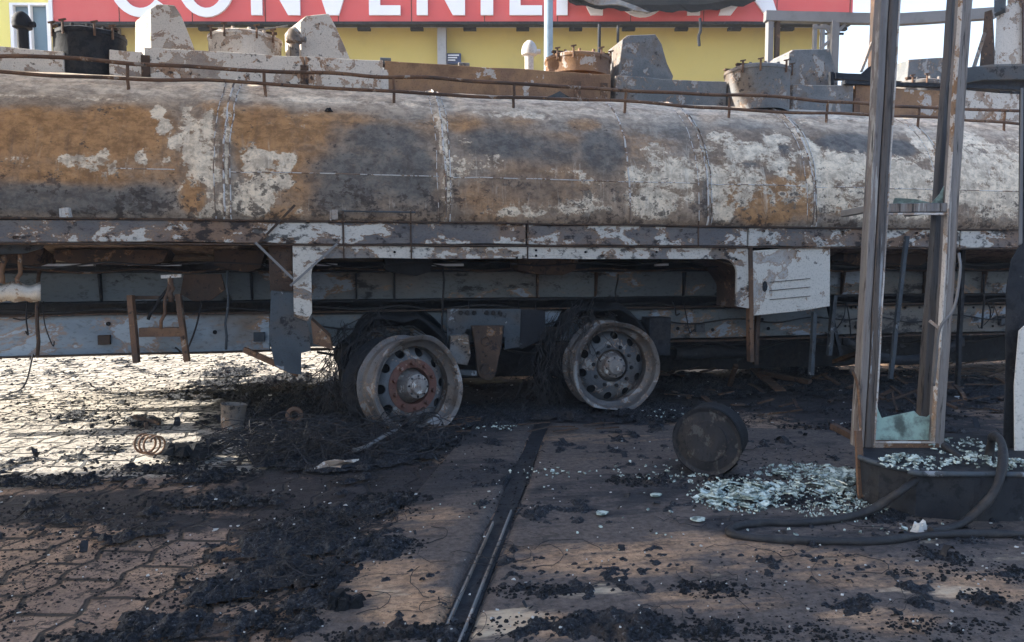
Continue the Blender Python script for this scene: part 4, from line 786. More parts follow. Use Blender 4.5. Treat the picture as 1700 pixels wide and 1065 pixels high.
# right end superstructure: boxy burnt ladder frame on tank
m = MB()
for px in (1380, 1450): m.obox(aY(px, 175, 5.6), aY(px, 120, 5.6), .03, .03)
m.obox(aY(1384, 127, 5.6), aY(1470, 131, 5.6), .06, .05); m.obox(aY(1400, 137, 5.5), aY(1700, 147, 5.5), .05, .03); m.build('walkway_frame', M['dark'], trk, jit=.006)
m = MB(); P = []
for k in range(20):
    t = k/19; P.append([aY(1420+60*t, 126-14*math.sin(t*3.14)+3*math.sin(t*11), 5.7), aY(1420+60*t, 140, 5.7)])
m.grid(P); m.build('torn_plate', M['dark'], trk, solid=.02)

# ================================================================== STORE BEHIND
DS = 11.72                                                                   # distance of the fascia
def cD(px, py, dep): return aD(px, py, dep)
def lx(px, dep): return (px-850)/F*dep
def lz(py, dep):
    p = aD(850, py, dep); return p.z
Ms = Matrix(((math.cos(YAW), math.sin(YAW), 0, 0), (-math.sin(YAW), math.cos(YAW), 0, 0), (0, 0, 1, 0), (0, 0, 0, 1)))   # store axes: x right, y away
st = thing('convenience_store', c2w(lx(700, 12), 12), 'yellow convenience shop with a long red sign board, behind the burnt tanker', 'shop')
def sbox(name, px0, px1, d0, d1, z0, z1, mat, par=st, jit=0, seg=1.0, bevel=0, dd=None):
    dd = dd or d0; m = MB(); m.box(lx(px0, dd), lx(px1, dd), d0, d1, z0, z1, seg); m.v = [tuple(Ms @ Vector(v)) for v in m.v]; return m.build(name, M[mat], par, jit=jit, bevel=bevel)
zf = lz(39, DS)
sbox('wall', 104, 1348, 12.0, 12.25, 0, zf+1.5, 'wall')
sbox('wall', -500, 38, 12.0, 12.25, 0, zf+1.5, 'walllite'); 
sbox('roof', -500, 1348, 12.27, 18, zf+1.3, zf+1.5, 'grey')
sbox('side_wall', 1322, 1348, 12.27, 18, 0, zf+1.2, 'wall', dd=12)
sbox('wall', 38.2, 103.8, 12.0, 12.25, lz(4, 12), zf+1.5, 'walllite')
sbox('eave', 112, 1400, DS+.02, 11.98, zf+.02, zf+.14, 'grey')
fa = sbox('sign_board', 108, 1400, DS-.1, DS, zf+.0, zf+1.45, 'red')
sbox('sign_end', 102, 107.8, DS-.12, DS+.02, zf-.02, zf+1.45, 'white'); 
sbox('sign_edge', 108, 1400, DS-.12, DS+.02, zf-.045, zf-.003, 'dark', jit=.004, seg=.2)
for px in range(215, 1400, 118): sbox('panel_joint', px, px+1.2, DS-.104, DS-.1, zf+.0, zf+1.45, 'rustdark', fa)
dr = sbox('door', 44, 100, 12.05, 12.1, 0, lz(6, 12), 'doorglass')
for a, b in ((38.5, 44), (69, 72), (98, 103.5)): sbox('door_frame', a, b, 11.97, 12.04, 0, lz(5, 12), 'white', dr)
sbox('door_frame', 44.2, 68.8, 11.97, 12.04, lz(9, 12), lz(5, 12), 'white', dr); sbox('door_frame', 72.2, 97.8, 11.97, 12.04, lz(9, 12), lz(5, 12), 'white', dr)
sbox('eave_soffit', 112, 205, DS+.02, 11.98, zf-.16, zf+.0, 'lead')
sbox('pillar', 729, 743, 11.8, 11.98, 0, zf, 'grey')
sg = sbox('wall_sign', 743.5, 767, 11.9, 11.98, lz(108, 12), lz(91, 12), 'signblue')
for i, y in enumerate((94.5, 98.5, 102.5)): sbox('sign_line', 746, 764-3*i, 11.88, 11.898, lz(y+1, 12), lz(y-.8, 12), 'letter', sg)
# truss under the sign
m = MB(); xA = lx(112, DS); xB = lx(1400, DS)
for zz in (zf-.06,): m.obox((xA, DS+.3, zz), (xB, DS+.3, zz), .03, .03, 1)
k = 0; x = xA
while x < xB-.3:
    m.obox((x, DS+.3, zf-.06), (x+.12, DS+.3, zf+.02), .02, .02, 1); m.obox((x+.24, DS+.3, zf-.06), (x+.12, DS+.3, zf+.02), .02, .02, 1); m.box(x+.55, x+.75, DS+.02, DS+.1, zf-.085, zf-.045, 1); x += .82
m.v = [tuple(Ms @ Vector(v)) for v in m.v]; m.build('truss', M['dark'], st)
# letters: strokes in a 1 x 1.3 cell
def arc(cx, cz, rx, rz, a0, a1, t, n=28):
    out = [(cx+rx*math.cos(a), cz+rz*math.sin(a)) for a in np.linspace(a0, a1, n)]; inn = [(cx+(rx-t)*math.cos(a), cz+(rz-t*.8)*math.sin(a)) for a in np.linspace(a0, a1, n)]; return out, inn
LH = 1.02; ZB = zf+.085
def letter(ch, px0, px1):
    x0, x1 = lx(px0, DS), lx(px1, DS); w_ = x1-x0; m = MB(); t = .168; off = (0, .04, 0); y = DS-.145
    def poly(ps): m.plate([(x0+a, y, ZB+b) for a, b in ps], off)
    if ch in 'CO':
        a0, a1 = (R(42), R(318)) if ch == 'C' else (0, 2*math.pi)
        o, i = arc(w_/2, LH/2, w_/2, LH/2+.03, a0, a1, t); n = len(o)
        vs = [(x0+p[0], y+d, ZB+p[1]) for d in (0, .04) for lp in (o, i) for p in lp]; fs = []
        for k in range(n-1):
            fs += [(k, k+1, n+k+1, n+k), (2*n+k, 3*n+k, 3*n+k+1, 2*n+k+1), (k, 2*n+k, 2*n+k+1, k+1), (n+k, n+k+1, 3*n+k+1, 3*n+k)]
        fs += [(0, n, 3*n, 2*n), (n-1, 3*n-1, 4*n-1, 2*n-1)]; m.add(vs, fs)
    elif ch == 'N': poly([(0, 0), (t, 0), (t, LH*.68), (w_-t*1.1, 0), (w_, 0), (w_, LH), (w_-t, LH), (w_-t, LH*.32), (t*1.1, LH), (0, LH)])
    elif ch == 'V': poly([(w_/2-t*.55, 0), (w_/2+t*.55, 0), (w_, LH), (w_-t*1.1, LH), (w_/2, t*1.5), (t*1.1, LH), (0, LH)])
    elif ch == 'E': poly([(0, 0), (w_, 0), (w_, t*.85), (t, t*.85), (t, LH*.42), (w_*.9, LH*.42), (w_*.9, LH*.58), (t, LH*.58), (t, LH-t*.85), (w_, LH-t*.85), (w_, LH), (0, LH)])
    elif ch == 'I': poly([(0, 0), (w_, 0), (w_, LH), (0, LH)])
    elif ch == 'A': poly([(0, 0), (t*1.1, 0), (w_/2-t*.55+.03, LH*.25), (w_/2+t*.55-.03, LH*.25), (w_-t*1.1, 0), (w_, 0), (w_/2+t*.55, LH), (w_/2-t*.55, LH)])
    m.v = [tuple(Ms @ Vector(v)) for v in m.v]; m.build('letter', M['letter'], fa)
for ch, a, b in (('C', 208, 308), ('O', 316, 410), ('N', 434, 512), ('V', 520, 608), ('E', 622, 672), ('N', 698, 775), ('I', 800, 820), ('E', 846, 898), ('N', 921, 995), ('C', 1010, 1105), ('I', 1130, 1150), ('A', 1180, 1274)): letter(ch, a, b)
# melted dark sheet sagging in front of the sign
m = MB(); P = []
for k in range(30):
    t = k/29; x = 945+310*t; s_ = math.sin(t*math.pi)**.6; P.append([aD(x, -60, DS-.25), aD(x+4, -30+10*s_, DS-.28), aD(x-6+4*math.sin(k), -8+16*s_, DS-.33), aD(x, 2+17*s_+2*math.sin(k*1.7), DS-.3)])
m.grid(P); m.build('melted_banner', M['char'], category='banner', label='blackened melted sheet sagging over the right half of the red sign board', jit=.03, jsc=3, solid=.03)
m = MB(); P = [[aD(948+x, -20+x*.45+10*math.sin(x*.05), DS-.5), aD(975+x, -22+x*.40, DS-.47)] for x in range(0, 110, 8)]; m.grid(P); m.build('peeled_sign_strip', M['greybox'], label='grey peeled strip curling off the red sign board at the melted sheet', category='sign strip', jit=.03, jsc=3, solid=.02)
# slim poles in front of the store
def pole(name, px, dep, y0, y1, r_, mat, lab, cat, px2=None):
    a = aD(px, y0, dep); b = aD(px2 or px, y1, dep); m = MB(); b.z = 0; b.x, b.y = (a.x, a.y) if px2 is None else (b.x, b.y); m.tube([a, a.lerp(b, .5), b], r_, 12); return m.build(name, M[mat], label=lab, category=cat, smooth='auto')
pole('steel_pole', 911, 9.2, -60, 440, .055, 'bluegrey', 'slim blue-grey steel pole standing in front of the shop sign', 'pole')
pole('steel_pole', 995, 10.0, 40, 440, .022, 'dark', 'thin dark rod standing before the yellow wall, left of the wedge shaped hood', 'rod')
pole('steel_pole', 1026, 10.0, 42, 440, .018, 'dark', 'thinner dark rod standing before the yellow wall directly beside the wedge shaped hood', 'rod')
m = MB(); a = aD(1162, 30, 10.4); m.tube(spline([a, aD(1163, 50, 10.4), aD(1160, 60, 10.4), aD(1161, 76, 10.4)], 4), .02, 6); m.build('hanging_cable_end', M['dark'], label='short burnt cable end hanging below the red sign against yellow wall', category='cable')
# open steel frame at the right of the store
DF = 9.4
fr = thing('steel_canopy_frame', c2w(lx(1400, DF), DF), 'bare burnt steel frame with a long top beam, right of the yellow shop wall', 'steel frame')
def fbar(name, a, b, wd, th, mat='lead', dep=DF):
    m = MB(); p, q = aD(*a, dep), aD(*b, dep); m.obox(p, q, wd, th, .4); return m.build(name, M[mat], fr, jit=.006)
fbar('top_beam', (1270, 27), (1470, 32), .1, .12); fbar('top_beam', (1471, 34), (1650, 22), .1, .13)
for px, w_ in ((1278, .07), (1291, .05)):
    a = aD(px, 28, DF); b = Vector((a.x, a.y, 0)); m = MB(); m.obox(b, a, w_, w_, .5); m.build('post', M['lead' if px < 1285 else 'rustdark'], fr, jit=.005)
for px in (1353, 1366):
    a = aD(px, 40, 11.4); m = MB(); m.obox(Vector((a.x, a.y, 0)), a, .05, .05, .5); m.build('post', M['lead'], fr)
a = aD(1384, 36, DF); m = MB(); m.obox(Vector((a.x, a.y, 0)), a, .1, .1, .5); m.build('post', M['lead'], fr, jit=.004)
for p, q in (((1384, 62), (1368, 40)), ((1384, 60), (1404, 38)), ((1350, 45), (1384, 44)), ((1362, 80), (1384, 62))): fbar('brace', p, q, .035, .035)
a = aD(1456, 60, 8.9); m = MB(); m.obox(Vector((a.x, a.y, 0)), aD(1462, -60, 8.9), .14, .14, .3); m.build('post', M['rustdark'], fr, jit=.02)
fbar('brace', (1448, 70), (1430, 118), .03, .03, 'greybox', 8.6)
# burnt cab-like kiosk panel at the far right
kq = thing('burnt_kiosk', c2w(lx(1680, 7.4), 7.4), 'burnt kiosk with a pale speckled panel above a black arched hood, at the right edge', 'kiosk')
def kp(name, pts, dep, th, mat, jit=.01):
    m = MB(); P = [aD(x, y, dep) for x, y in pts]; m.plate(P, tuple(Ms.to_3x3() @ Vector((th*.75, th, 0)))); return m.build(name, M[mat], kq, jit=jit)
kp('panel', [(1654, 16), (1672, 8), (1674, -60), (1860, -60), (1860, 112), (1650, 112)], 7.3, .06, 'palebox')
kp('post', [(1626, 112), (1634, 20), (1646, 16), (1650, 112)], 7.25, .12, 'rustdark'); kp('post', [(1652, -60), (1672, -60), (1668, 14), (1650, 22)], 7.2, .1, 'slate')
kp('panel_batten', [(1696, -60), (1700, -60), (1700, 112), (1697, 112)], 7.27, .02, 'rustdark', .002)
kp('brace', [(1612, 116), (1632, 52), (1637, 54), (1617, 118)], 7.15, .04, 'greybox', .003)
kp('hood', [(1592, 128), (1606, 112), (1650, 106), (1860, 104), (1860, 128), (1700, 130), (1630, 132), (1600, 138)], 7.0, .6, 'slate')
kp('hood', [(1598, 140), (1630, 134), (1860, 132), (1860, 156), (1690, 160), (1678, 150), (1676, 156), (1664, 158), (1656, 148), (1640, 146), (1610, 152)], 7.05, .5, 'dark')
kp('leg', [(1672, 150), (1682, 150), (1682, 430), (1672, 430)], 7.3, .06, 'dark', .004); kp('leg', [(1840, 150), (1850, 150), (1850, 560), (1840, 560)], 7.3, .06, 'dark', .004)

# ================================================================== FUEL DISPENSER, ISLAND
isl = thing('pump_island', aG(1560, 860), 'low dark steel pump island strewn with glass at the right, under the gutted dispenser', 'pump island')
zi = .19
P = [aG(1700+200, 868, 0)]
fr_ = [c2w(1.56+.02, 3.16), c2w(1.47, 3.08), c2w(1.50, 2.97), c2w(1.60, 2.87), c2w(1.8, 2.82), c2w(4.2, 2.8), c2w(4.2, 3.5), c2w(1.67, 3.52), c2w(1.50, 3.17)][1:]
m = MB(); m.plate([Vector((p.x, p.y, -.01)) for p in fr_], (0, 0, zi+.01)); m.build('plinth', M['dark'], isl, jit=.004, bevel=.006)
m = MB(); cen = sum((p for p in fr_), Vector())/len(fr_)
rim_ = [Vector((p.x, p.y, zi+.002)) for p in fr_]; m.tube(spline([rim_[-1]]+rim_[:5]+[c2w(2.4, 2.81, zi+.002), rim_[5]], 4), .011, 6); m.build('plinth_edge', M['slate'], isl, smooth=True)
dp = thing('fuel_dispenser', c2w(1.75, 3.4, zi), 'gutted fuel dispenser frame of scorched aluminium posts with broken glass at its foot', 'fuel dispenser')
LEAN = .018
def dpost(name, xcb, db, w_, d, mat, z1=2.75, z0=zi, lean=LEAN):
    m = MB(); a = c2w(xcb, db, z0); b = c2w(xcb+lean*z1, db, z1); upv = Ms.to_3x3() @ Vector((0, 1, 0)); m.obox(a, b, w_, d, .15, upv); return m.build(name, M[mat], dp, jit=.004, bevel=.003)
xl = lx(1446, 3.26); xr = lx(1568, 3.26)
dpost('post', xl-.028, 3.28, .035, .06, 'post'); dpost('post', xl+.01, 3.27, .036, .05, 'postdark'); dpost('post', xl+.034, 3.262, .008, .03, 'pale')
dpost('post', xr-.024, 3.262, .007, .03, 'pale'); dpost('post', xr, 3.28, .042, .06, 'post'); 
dpost('rear_post', lx(1545, 3.62), 3.62, .075, .05, 'postdark', lean=.03); dpost('rear_post', lx(1560, 3.62)+.012, 3.64, .03, .05, 'slate', lean=.03); dpost('rear_post', lx(1432, 3.62)+.02, 3.62, .04, .05, 'rustdark', lean=.03)
def dbar(name, p, q, wd, th, mat, n=None, par=dp): m = MB(); m.obox(p, q, wd, th, .1); return m.build(name, M[mat], par, jit=.003, bevel=.002)
zc = aD(1500, 345, 3.26).z
dbar('crossbar', c2w(xl+.03, 3.28, zc), c2w(xr+.01, 3.28, zc+.004), .05, .038, 'post'); dbar('crossbar', c2w(xl+.045, 3.252, zc-.027), c2w(xr-.02, 3.252, zc-.025), .012, .01, 'pale')
zc2 = aD(1500, 744, 3.26).z
dbar('crossbar', c2w(xl, 3.28, zc2+.01), c2w(xr, 3.28, zc2+.01), .06, .035, 'rust'); dbar('crossbar', c2w(xl+.03, 3.25, zc2+.03), c2w(xr-.02, 3.25, zc2+.03), .012, .008, 'pale')
dbar('rear_crossbar', c2w(lx(1432, 3.62), 3.63, zc+.02), c2w(lx(1560, 3.62), 3.63, zc+.02), .04, .03, 'postdark')
dbar('side_bar', c2w(xl, 3.3, zc), c2w(xl+.02, 3.6, zc), .03, .03, 'lead'); dbar('side_bar', c2w(xr, 3.3, zc), c2w(xr, 3.6, zc), .03, .03, 'lead'); dbar('side_bar', c2w(xl, 3.3, zi+.02), c2w(xl, 3.6, zi+.02), .03, .03, 'rustdark'); dbar('side_bar', c2w(xr, 3.3, zi+.02), c2w(xr, 3.6, zi+.02), .03, .03, 'rustdark')
def pane(pts, dep, name='glass_pane', th=.005):
    m = MB(); m.plate([aD(x, y, dep) for x, y in pts], tuple(Ms.to_3x3() @ Vector((0, th, 0)))); return m.build(name, M['pane'], dp)
pane([(1453, 730), (1453, 660), (1458, 680), (1464, 694), (1480, 690), (1500, 686), (1518, 682), (1526, 690), (1540, 692), (1548, 684), (1556, 680), (1558, 730)], 3.30)
pane([(1542, 342), (1560, 322), (1570, 304), (1582, 297), (1580, 342)], 3.30); pane([(1482, 340), (1486, 328), (1520, 330), (1544, 336), (1542, 342)], 3.31)
# bent corner piece at the left foot, thin strip
m = MB(); m.tube(spline([aD(1416, 616, 3.2), aD(1424, 640, 3.2), aD(1428, 690, 3.18), aD(1430, 750, 3.1), aD(1434, 800, 3.08), aD(1432, 826, 3.05)], 5), [.006]*26, 6); m.build('bent_trim', M['rust'], dp, smooth=True)
m = MB(); m.obox(c2w(1.475, 3.06, .02), c2w(1.47, 3.10, .3), .03, .012, .05); m.build('corner_plate', M['rust'], isl, jit=.003)
m = MB(); m.tube(spline([aD(1592, 420, 3.2), aD(1594, 450, 3.17), aD(1584, 510, 3.17), aD(1560, 545, 3.17), aD(1554, 600, 3.2), aD(1550, 640, 3.22)], 6), .006, 6); m.build('loose_wire', M['lead'], dp, smooth=True)
m = MB(); m.obox(aD(1543, 532, 3.2), aD(1560, 545, 3.19), .01, .012); m.build('clip', M['pale'], dp)
# neighbouring housing cut by the frame edge
hs = thing('dispenser_housing', c2w(lx(1740, 3.2), 3.3, zi), 'sooty dispenser housing with a curved white lower panel at the right edge', 'dispenser housing')
def hp_(name, pts, dep, th, mat): m = MB(); m.plate([aD(x, y, dep) for x, y in pts], tuple(Ms.to_3x3() @ Vector((th*.72, th, 0)))); return m.build(name, M[mat], hs, jit=.004, bevel=.004)
hp_('body', [(1664, 745), (1668, 620), (1670, 480), (1678, 430), (1690, 410), (1692, 150), (1900, 150), (1900, 752)], 3.25, .45, 'dark')
hp_('upper_edge', [(1694, 145), (1699, 145), (1697, 405), (1690, 408)], 3.235, .012, 'lead')
hp_('front_panel', [(1683, 752), (1682, 640), (1690, 550), (1700, 540), (1880, 540), (1880, 756)], 3.2, .03, 'plate')
# hoses
def hose(pts, r_, lab, name='fuel_hose'):
    P_ = spline(pts, 12); m = MB(); m.tube(P_, [r_*(1+.10*math.sin(i*.31)+random.uniform(-.05, .05)) for i in range(len(P_))], 12); return m.build(name, M['rubber'], jit=.003, jsc=14, smooth='auto', label=lab, category='hose', group='hoses fallen around the dispenser')
g_ = lambda px, py: aG(px, py, .016)
rsH = random.Random(8)
hose([aD(1672, 790, 2.95)+Vector((0, 0, .0)), aD(1600, 772, 3.0), aD(1545, 782, 2.95), aD(1500, 812, 2.84), aD(1455, 842, 2.86), g_(1400, 860), g_(1330, 868), g_(1260, 868), g_(1218, 876), g_(1214, 886), g_(1260, 893), g_(1350, 898), g_(1450, 898), g_(1530, 890), g_(1620, 886), g_(1720, 888)], .0165, 'black hose looping off the island and back along the ground')
hose([aD(1642, 775, 3.05), aD(1644, 740, 3.05), aD(1650, 724, 3.0), aD(1662, 735, 2.9), aD(1664, 775, 2.8), aD(1648, 820, 2.75), aD(1610, 860, 2.74), g_(1575, 878), g_(1545, 882)], .017, 'stiff grey-brown hose arching upright over the island edge to the ground')
hose([aD(1566, 738, 3.2), aD(1590, 756, 3.12), aD(1620, 770, 3.05), aD(1648, 776, 3.0)], .015, 'short hose running from the foot of the dispenser across the island')
m = MB(); chunk(m, aG(1522, 884), .028, 1.0); chunk(m, aG(1530, 880), .02, 1.2); m.build('white_fitting', M['plate'], label='small white melted fitting by the end of the arching hose', category='hose fitting')
# ================================================================== BROKEN GLASS
def shards(m, region, n, z0, s0, s1, pile=.0):
    for i in range(n):
        (px, py, rx, ry) = random.choice(region); a = random.random()*6.28; q = math.sqrt(random.random()); x_, y_ = px+rx*q*math.cos(a), py+ry*q*math.sin(a)
        p = aG(x_, y_, z0) + Vector((0, 0, random.uniform(0, pile)*(1-q)+.006+(hz(aG(x_, y_).x, aG(x_, y_).y)*.7 if z0 < .1 else 0))); s_ = random.uniform(s0, s1)*random.choice((.5, .8, 1, 1.5)); k = random.choice((3, 4, 4, 5)); a0 = random.random()*6
        N_ = Vector((random.uniform(-.45, .45), random.uniform(-.45, .45), 1)).normalized(); u = N_.orthogonal().normalized(); v_ = N_.cross(u)
        m.plate([p+u*(s_*random.uniform(.5, 1.1)*math.cos(a0+t*6.283/k))+v_*(s_*random.uniform(.5, 1.1)*math.sin(a0+t*6.283/k))+Vector((0, 0, s_*.25)) for t in range(k)], N_*.005)
m = MB(); shards(m, [(1360, 805, 60, 26), (1320, 800, 90, 30), (1220, 820, 60, 22), (1280, 830, 90, 28), (1390, 800, 34, 20), (1340, 790, 70, 16), (1400, 830, 30, 26)], 700, 0, .004, .018, .05)
shards(m, [(1300, 810, 100, 26), (1240, 830, 60, 20), (1390, 800, 30, 20)], 130, 0, .02, .042, .05)
shards(m, [(1340, 805, 110, 36), (1230, 825, 90, 28), (1400, 850, 80, 20)], 900, 0, .002, .006, .03)
shards(m, [(1190, 828, 40, 14), (1240, 845, 50, 14)], 60, 0, .012, .028, .01)
m.build('broken_glass', M['glass'], kind='stuff', label='heap of pale green broken glass on the slab left of the pump island', category='broken glass', origin=aG(1320, 810))
m = MB(); shards(m, [(1600, 745, 60, 16), (1520, 772, 60, 12), (1500, 765, 40, 8), (1620, 770, 60, 10), (1690, 775, 40, 10)], 420, zi, .003, .014, .02); m.build('broken_glass', M['glass'], kind='stuff', label='pale green broken glass lying on top of the pump island', category='broken glass', origin=aG(1600, 760, zi))
m = MB(); shards(m, [(900, 788, 60, 10), (1060, 785, 100, 12), (1120, 795, 60, 12), (1150, 770, 60, 14), (1450, 885, 160, 20), (1000, 860, 300, 60), (820, 712, 60, 5), (1100, 690, 40, 8)], 210, 0, .004, .011, .004); m.build('broken_glass', M['glass'], kind='stuff', label='thin scatter of tiny glass bits over the dark slab', category='broken glass', origin=aG(1000, 800))
for px, py, s_, lab in ((998, 852, .022, 'single green glass piece alone on the slab between drain and drum'), (1158, 862, .026, 'flat yellowish glass piece in front of the glass heap'), (1089, 822, .022, 'squarish green glass piece on the slab, nearest the fallen drum')):
    p = aG(px, py, .014); m = MB(); m.plate([p+Vector((s_*1.3*math.cos(t)*random.uniform(.7, 1.1), s_*math.sin(t)*random.uniform(.7, 1.1), 0)) for t in np.linspace(0, 5.4, 7)], (0, 0, .006)); m.build('glass_shard', M['glass'], label=lab, category='glass piece')
# ================================================================== LOOSE THINGS
# fallen drum end
pc = aD(1173, 736, 3.46); ax = (Ms.to_3x3() @ Vector((-.55, -1, -.02))).normalized(); r_ = .163
Q = ax.to_track_quat('Z', 'Y').to_matrix().to_4x4(); Md = Matrix.Translation((pc.x, pc.y, r_*1.02)) @ Q
dm = thing('fallen_drum', (pc.x, pc.y, 0), 'short blackened steel drum lying on its side on the slab by the glass heap', 'drum')
m = MB(); m.lathe([(r_*.97, -.16), (r_, -.15), (r_*.985, -.08), (r_*1.0, -.03), (r_*1.02, .0), (r_*1.0, .008)], 48, Md); m.build('drum_shell', M['char'], dm, jit=.012, jsc=7, smooth='auto')
m = MB(); m.lathe([(r_*1.0, .008), (r_*.93, .004), (r_*.88, -.004), (r_*.6, .004), (r_*.58, .010), (r_*.3, .008), (.0001, .004)], 48, Md); dl = m.build('drum_end', M['greybox'], dm, jit=.008, jsc=9, smooth='auto')
dl.data.materials[0] = burnt('drum_end_steel', stops((.012, .013, .016), (.026, .026, .030), (.032, .027, .024)), paint=(.075, .073, .073), cover=.3, soot=.40, edge=(.07, .055, .045), sc=9, seed=31, sx=1.8, brn=(.018, .018, .021))
m = MB(); m.lathe([(r_*.97, -.165), (.0001, -.16)], 32, Md); m.build('drum_back', M['char'], dm, jit=.01)
# spring
sp = []; p0 = aG(236, 752); dv = (aG(262, 757)-p0)
for i in range(100):
    t = i/99; a = t*2*math.pi*3.4; c_ = p0+dv*t*1.0; sp.append((c_.x+.0*math.cos(a)+.046*math.cos(a)*.9, c_.y+.02*math.cos(a), .055+.05*math.sin(a)))
m = MB(); m.tube(sp, .006, 6); m.build('coil_spring', M['rust'], label='bare coil spring lying on the pale ash beside a black lump', category='spring', smooth=True)
def lump(px, py, r_, lab, mat='char', n=14, fl=.7):
    m = MB(); rs = random.Random(px)
    for k in range(n):
        p = aG(px, py)+Vector((rs.uniform(-r_, r_), rs.uniform(-r_*.5, r_*.5), rs.uniform(0, r_*.35))); random.seed(px*3+k); chunk(m, p, r_*rs.uniform(.3, .6), fl)
    return m.build('charred_lump', M[mat], label=lab, category='charred lump', jit=.006, jsc=30)
lump(318, 762, .12, 'large black charred lump right of the coil spring')
lump(575, 1010, .045, 'small black charred lump on the tan slab edge in the foreground', n=10, fl=1)
lump(235, 708, .05, 'dark charred scrap on sunlit pale ground above the spring', n=8)
m = MB(); m.obox(aG(222, 692, .05), aG(266, 703, .02), .02, .02, .03); m.obox(aG(240, 694, .03), aG(243, 708, .015), .02, .03, .03); m.build('bent_bracket', M['rustdark'], label='bent dark bracket lying on sunlit pale ground', category='bracket', jit=.006, jsc=20)
# small open tin
pb = aG(385, 712); m = MB(); Mt = Matrix.Translation((pb.x, pb.y, .0)) @ Matrix.Rotation(.25, 4, 'Z') @ Matrix.Rotation(R(6), 4, 'Y')
m.lathe([(.0001, .004), (.062, .0), (.066, .01), (.074, .145), (.08, .155), (.072, .156), (.064, .14), (.058, .012), (.0001, .01)], 24, Mt); m.build('steel_tin', M['greybox'], label='dented grey steel tin standing at the edge of sunlit ground', category='tin', smooth='auto', jit=.006, jsc=10)
pr = aG(489, 694, .05); m = MB(); m.lathe([(.022, -.03), (.05, -.03), (.055, 0), (.05, .01), (.03, .012), (.022, 0)], 24, Matrix.Translation((pr.x, pr.y, .07)) @ Matrix.Rotation(R(80), 4, 'X'), closed=True); m.build('steel_bush', M['rust'], label='small round rusty steel bush lying left of the tilted wheel', category='bush', smooth='auto')
m = MB(); m.plate([aG(x, y, z) for x, y, z in ((522, 778, .075), (538, 768, .085), (556, 762, .09), (572, 766, .10), (596, 763, .085), (588, 769, .08), (570, 771, .07), (566, 776, .075), (546, 774, .065))], (0, 0, .006)); m.build('pale_metal_sheet', M['palebox'], label='pale torn sheet of metal lying on the heap of tyre wire', category='metal sheet', jit=.008, jsc=15)
m = MB(); m.tube(spline([aG(662, 712, .03), aG(640, 722, .09), aG(610, 740, .07), aG(585, 748, .05)], 5), .011, 8); m.build('bent_bar', M['lead'], label='bent grey bar leaning from the tilted rim into the wire heap', category='bar', smooth=True)
# heap of tyre wire
m = MB(); rs = random.Random(9)
for k in range(420):
    cx_, cy_ = rs.choice(((560, 755), (480, 745), (640, 735), (530, 740), (600, 760), (440, 760))); p = aG(cx_+rs.uniform(-60, 60), cy_+rs.uniform(-14, 12)); r0 = rs.uniform(.08, .32); a = rs.uniform(0, 6.3); L = rs.uniform(.6, 2.6); zz = rs.uniform(.01, .15); pts = []
    for i in range(10):
        t = i/9; q = a+L*t; pts.append((p.x+r0*math.cos(q), p.y+r0*.35*math.sin(q), max(.012, zz+.05*math.sin(t*4+k)-.02)))
    m.tube(pts, rs.uniform(.0015, .0035), 4, False)
m.build('tyre_wire_heap', M['wire'], kind='stuff', label='tangled heap of burnt tyre wire in front of the tilted wheel', category='tyre wire', origin=aG(560, 750))
m = MB()
for k in range(130):
    cx_, cy_ = rs.choice(((560, 880), (520, 900), (600, 870), (500, 960))); p = aG(cx_+rs.uniform(-50, 50), cy_+rs.uniform(-14, 14)); r0 = rs.uniform(.03, .12); a = rs.uniform(0, 6.3); L = rs.uniform(.6, 2.4)
    m.tube([(p.x+r0*math.cos(a+L*i/8), p.y+r0*.7*math.sin(a+L*i/8), .03+hz(p.x, p.y)*.8+.015*math.sin(i*.6+k)) for i in range(9)], rs.uniform(.001, .002), 4, False)
m.build('fine_wire_tangle', M['wire'], kind='stuff', label='fine wire tangled in the foreground ash heap', category='wire', origin=aG(560, 890))
# cable at far left
m = MB(); m.tube(spline([aY(55, 588, 4.9), aG(40, 640, .3), aG(10, 655, .2), aG(-30, 672, .02)], 6), .005, 6); m.build('loose_cable', M['dark'], label='thin black cable trailing from the chassis to the ground at far left', category='cable', smooth=True)
# bent rusty plates and struts under the right part
def scrap(pts, y, th, mat, lab, nm='steel_scrap', jit=.006):
    m = MB(); m.plate([aG(a, b, c) for a, b, c in pts], (0, 0, th)); m.build(nm, M[mat], label=lab, category='scrap', jit=jit, jsc=6)
m = MB(); m.obox(aG(1252, 612, .04), aG(1296, 648, .02), .09, .01, .08); m.build('steel_strip', M['rust'], label='bent rusty strip lying under the white tool box panel', category='steel strip', jit=.008, jsc=6)
m = MB(); m.obox(aG(1262, 618, .05), aG(1345, 634, .03), .06, .04, .1); m.build('steel_strip', M['rustdark'], label='long dark rusty strip lying behind the bent strip under the tanker', category='steel strip', jit=.008)
m = MB(); m.obox(aG(1210, 642, .02), aG(1222, 606, .22), .03, .03, .08); m.build('steel_strip', M['rustdark'], label='short leaning stub left of the tool box leg', category='steel strip', jit=.006)
m = MB(); m.obox(aG(1388, 600, .15), aG(1424, 586, .28), .06, .03, .08); m.build('steel_strip', M['rust'], label='tilted rusty plank between tool box panel and dispenser post', category='steel strip', jit=.008)
m = MB()
rs = random.Random(21)
for k in range(90):
    p = aG(rs.uniform(1090, 1720), rs.uniform(596, 700)); a = rs.uniform(-.5, .5)+(0 if rs.random() < .6 else 1.2); L = rs.uniform(.05, .35); z = rs.uniform(.01, .07)
    d = Vector((math.cos(a), math.sin(a), rs.uniform(-.12, .25))); q = p+Vector((0, 0, z)); m.obox(q, q+d*L, rs.uniform(.01, .04), rs.uniform(.004, .015), .1)
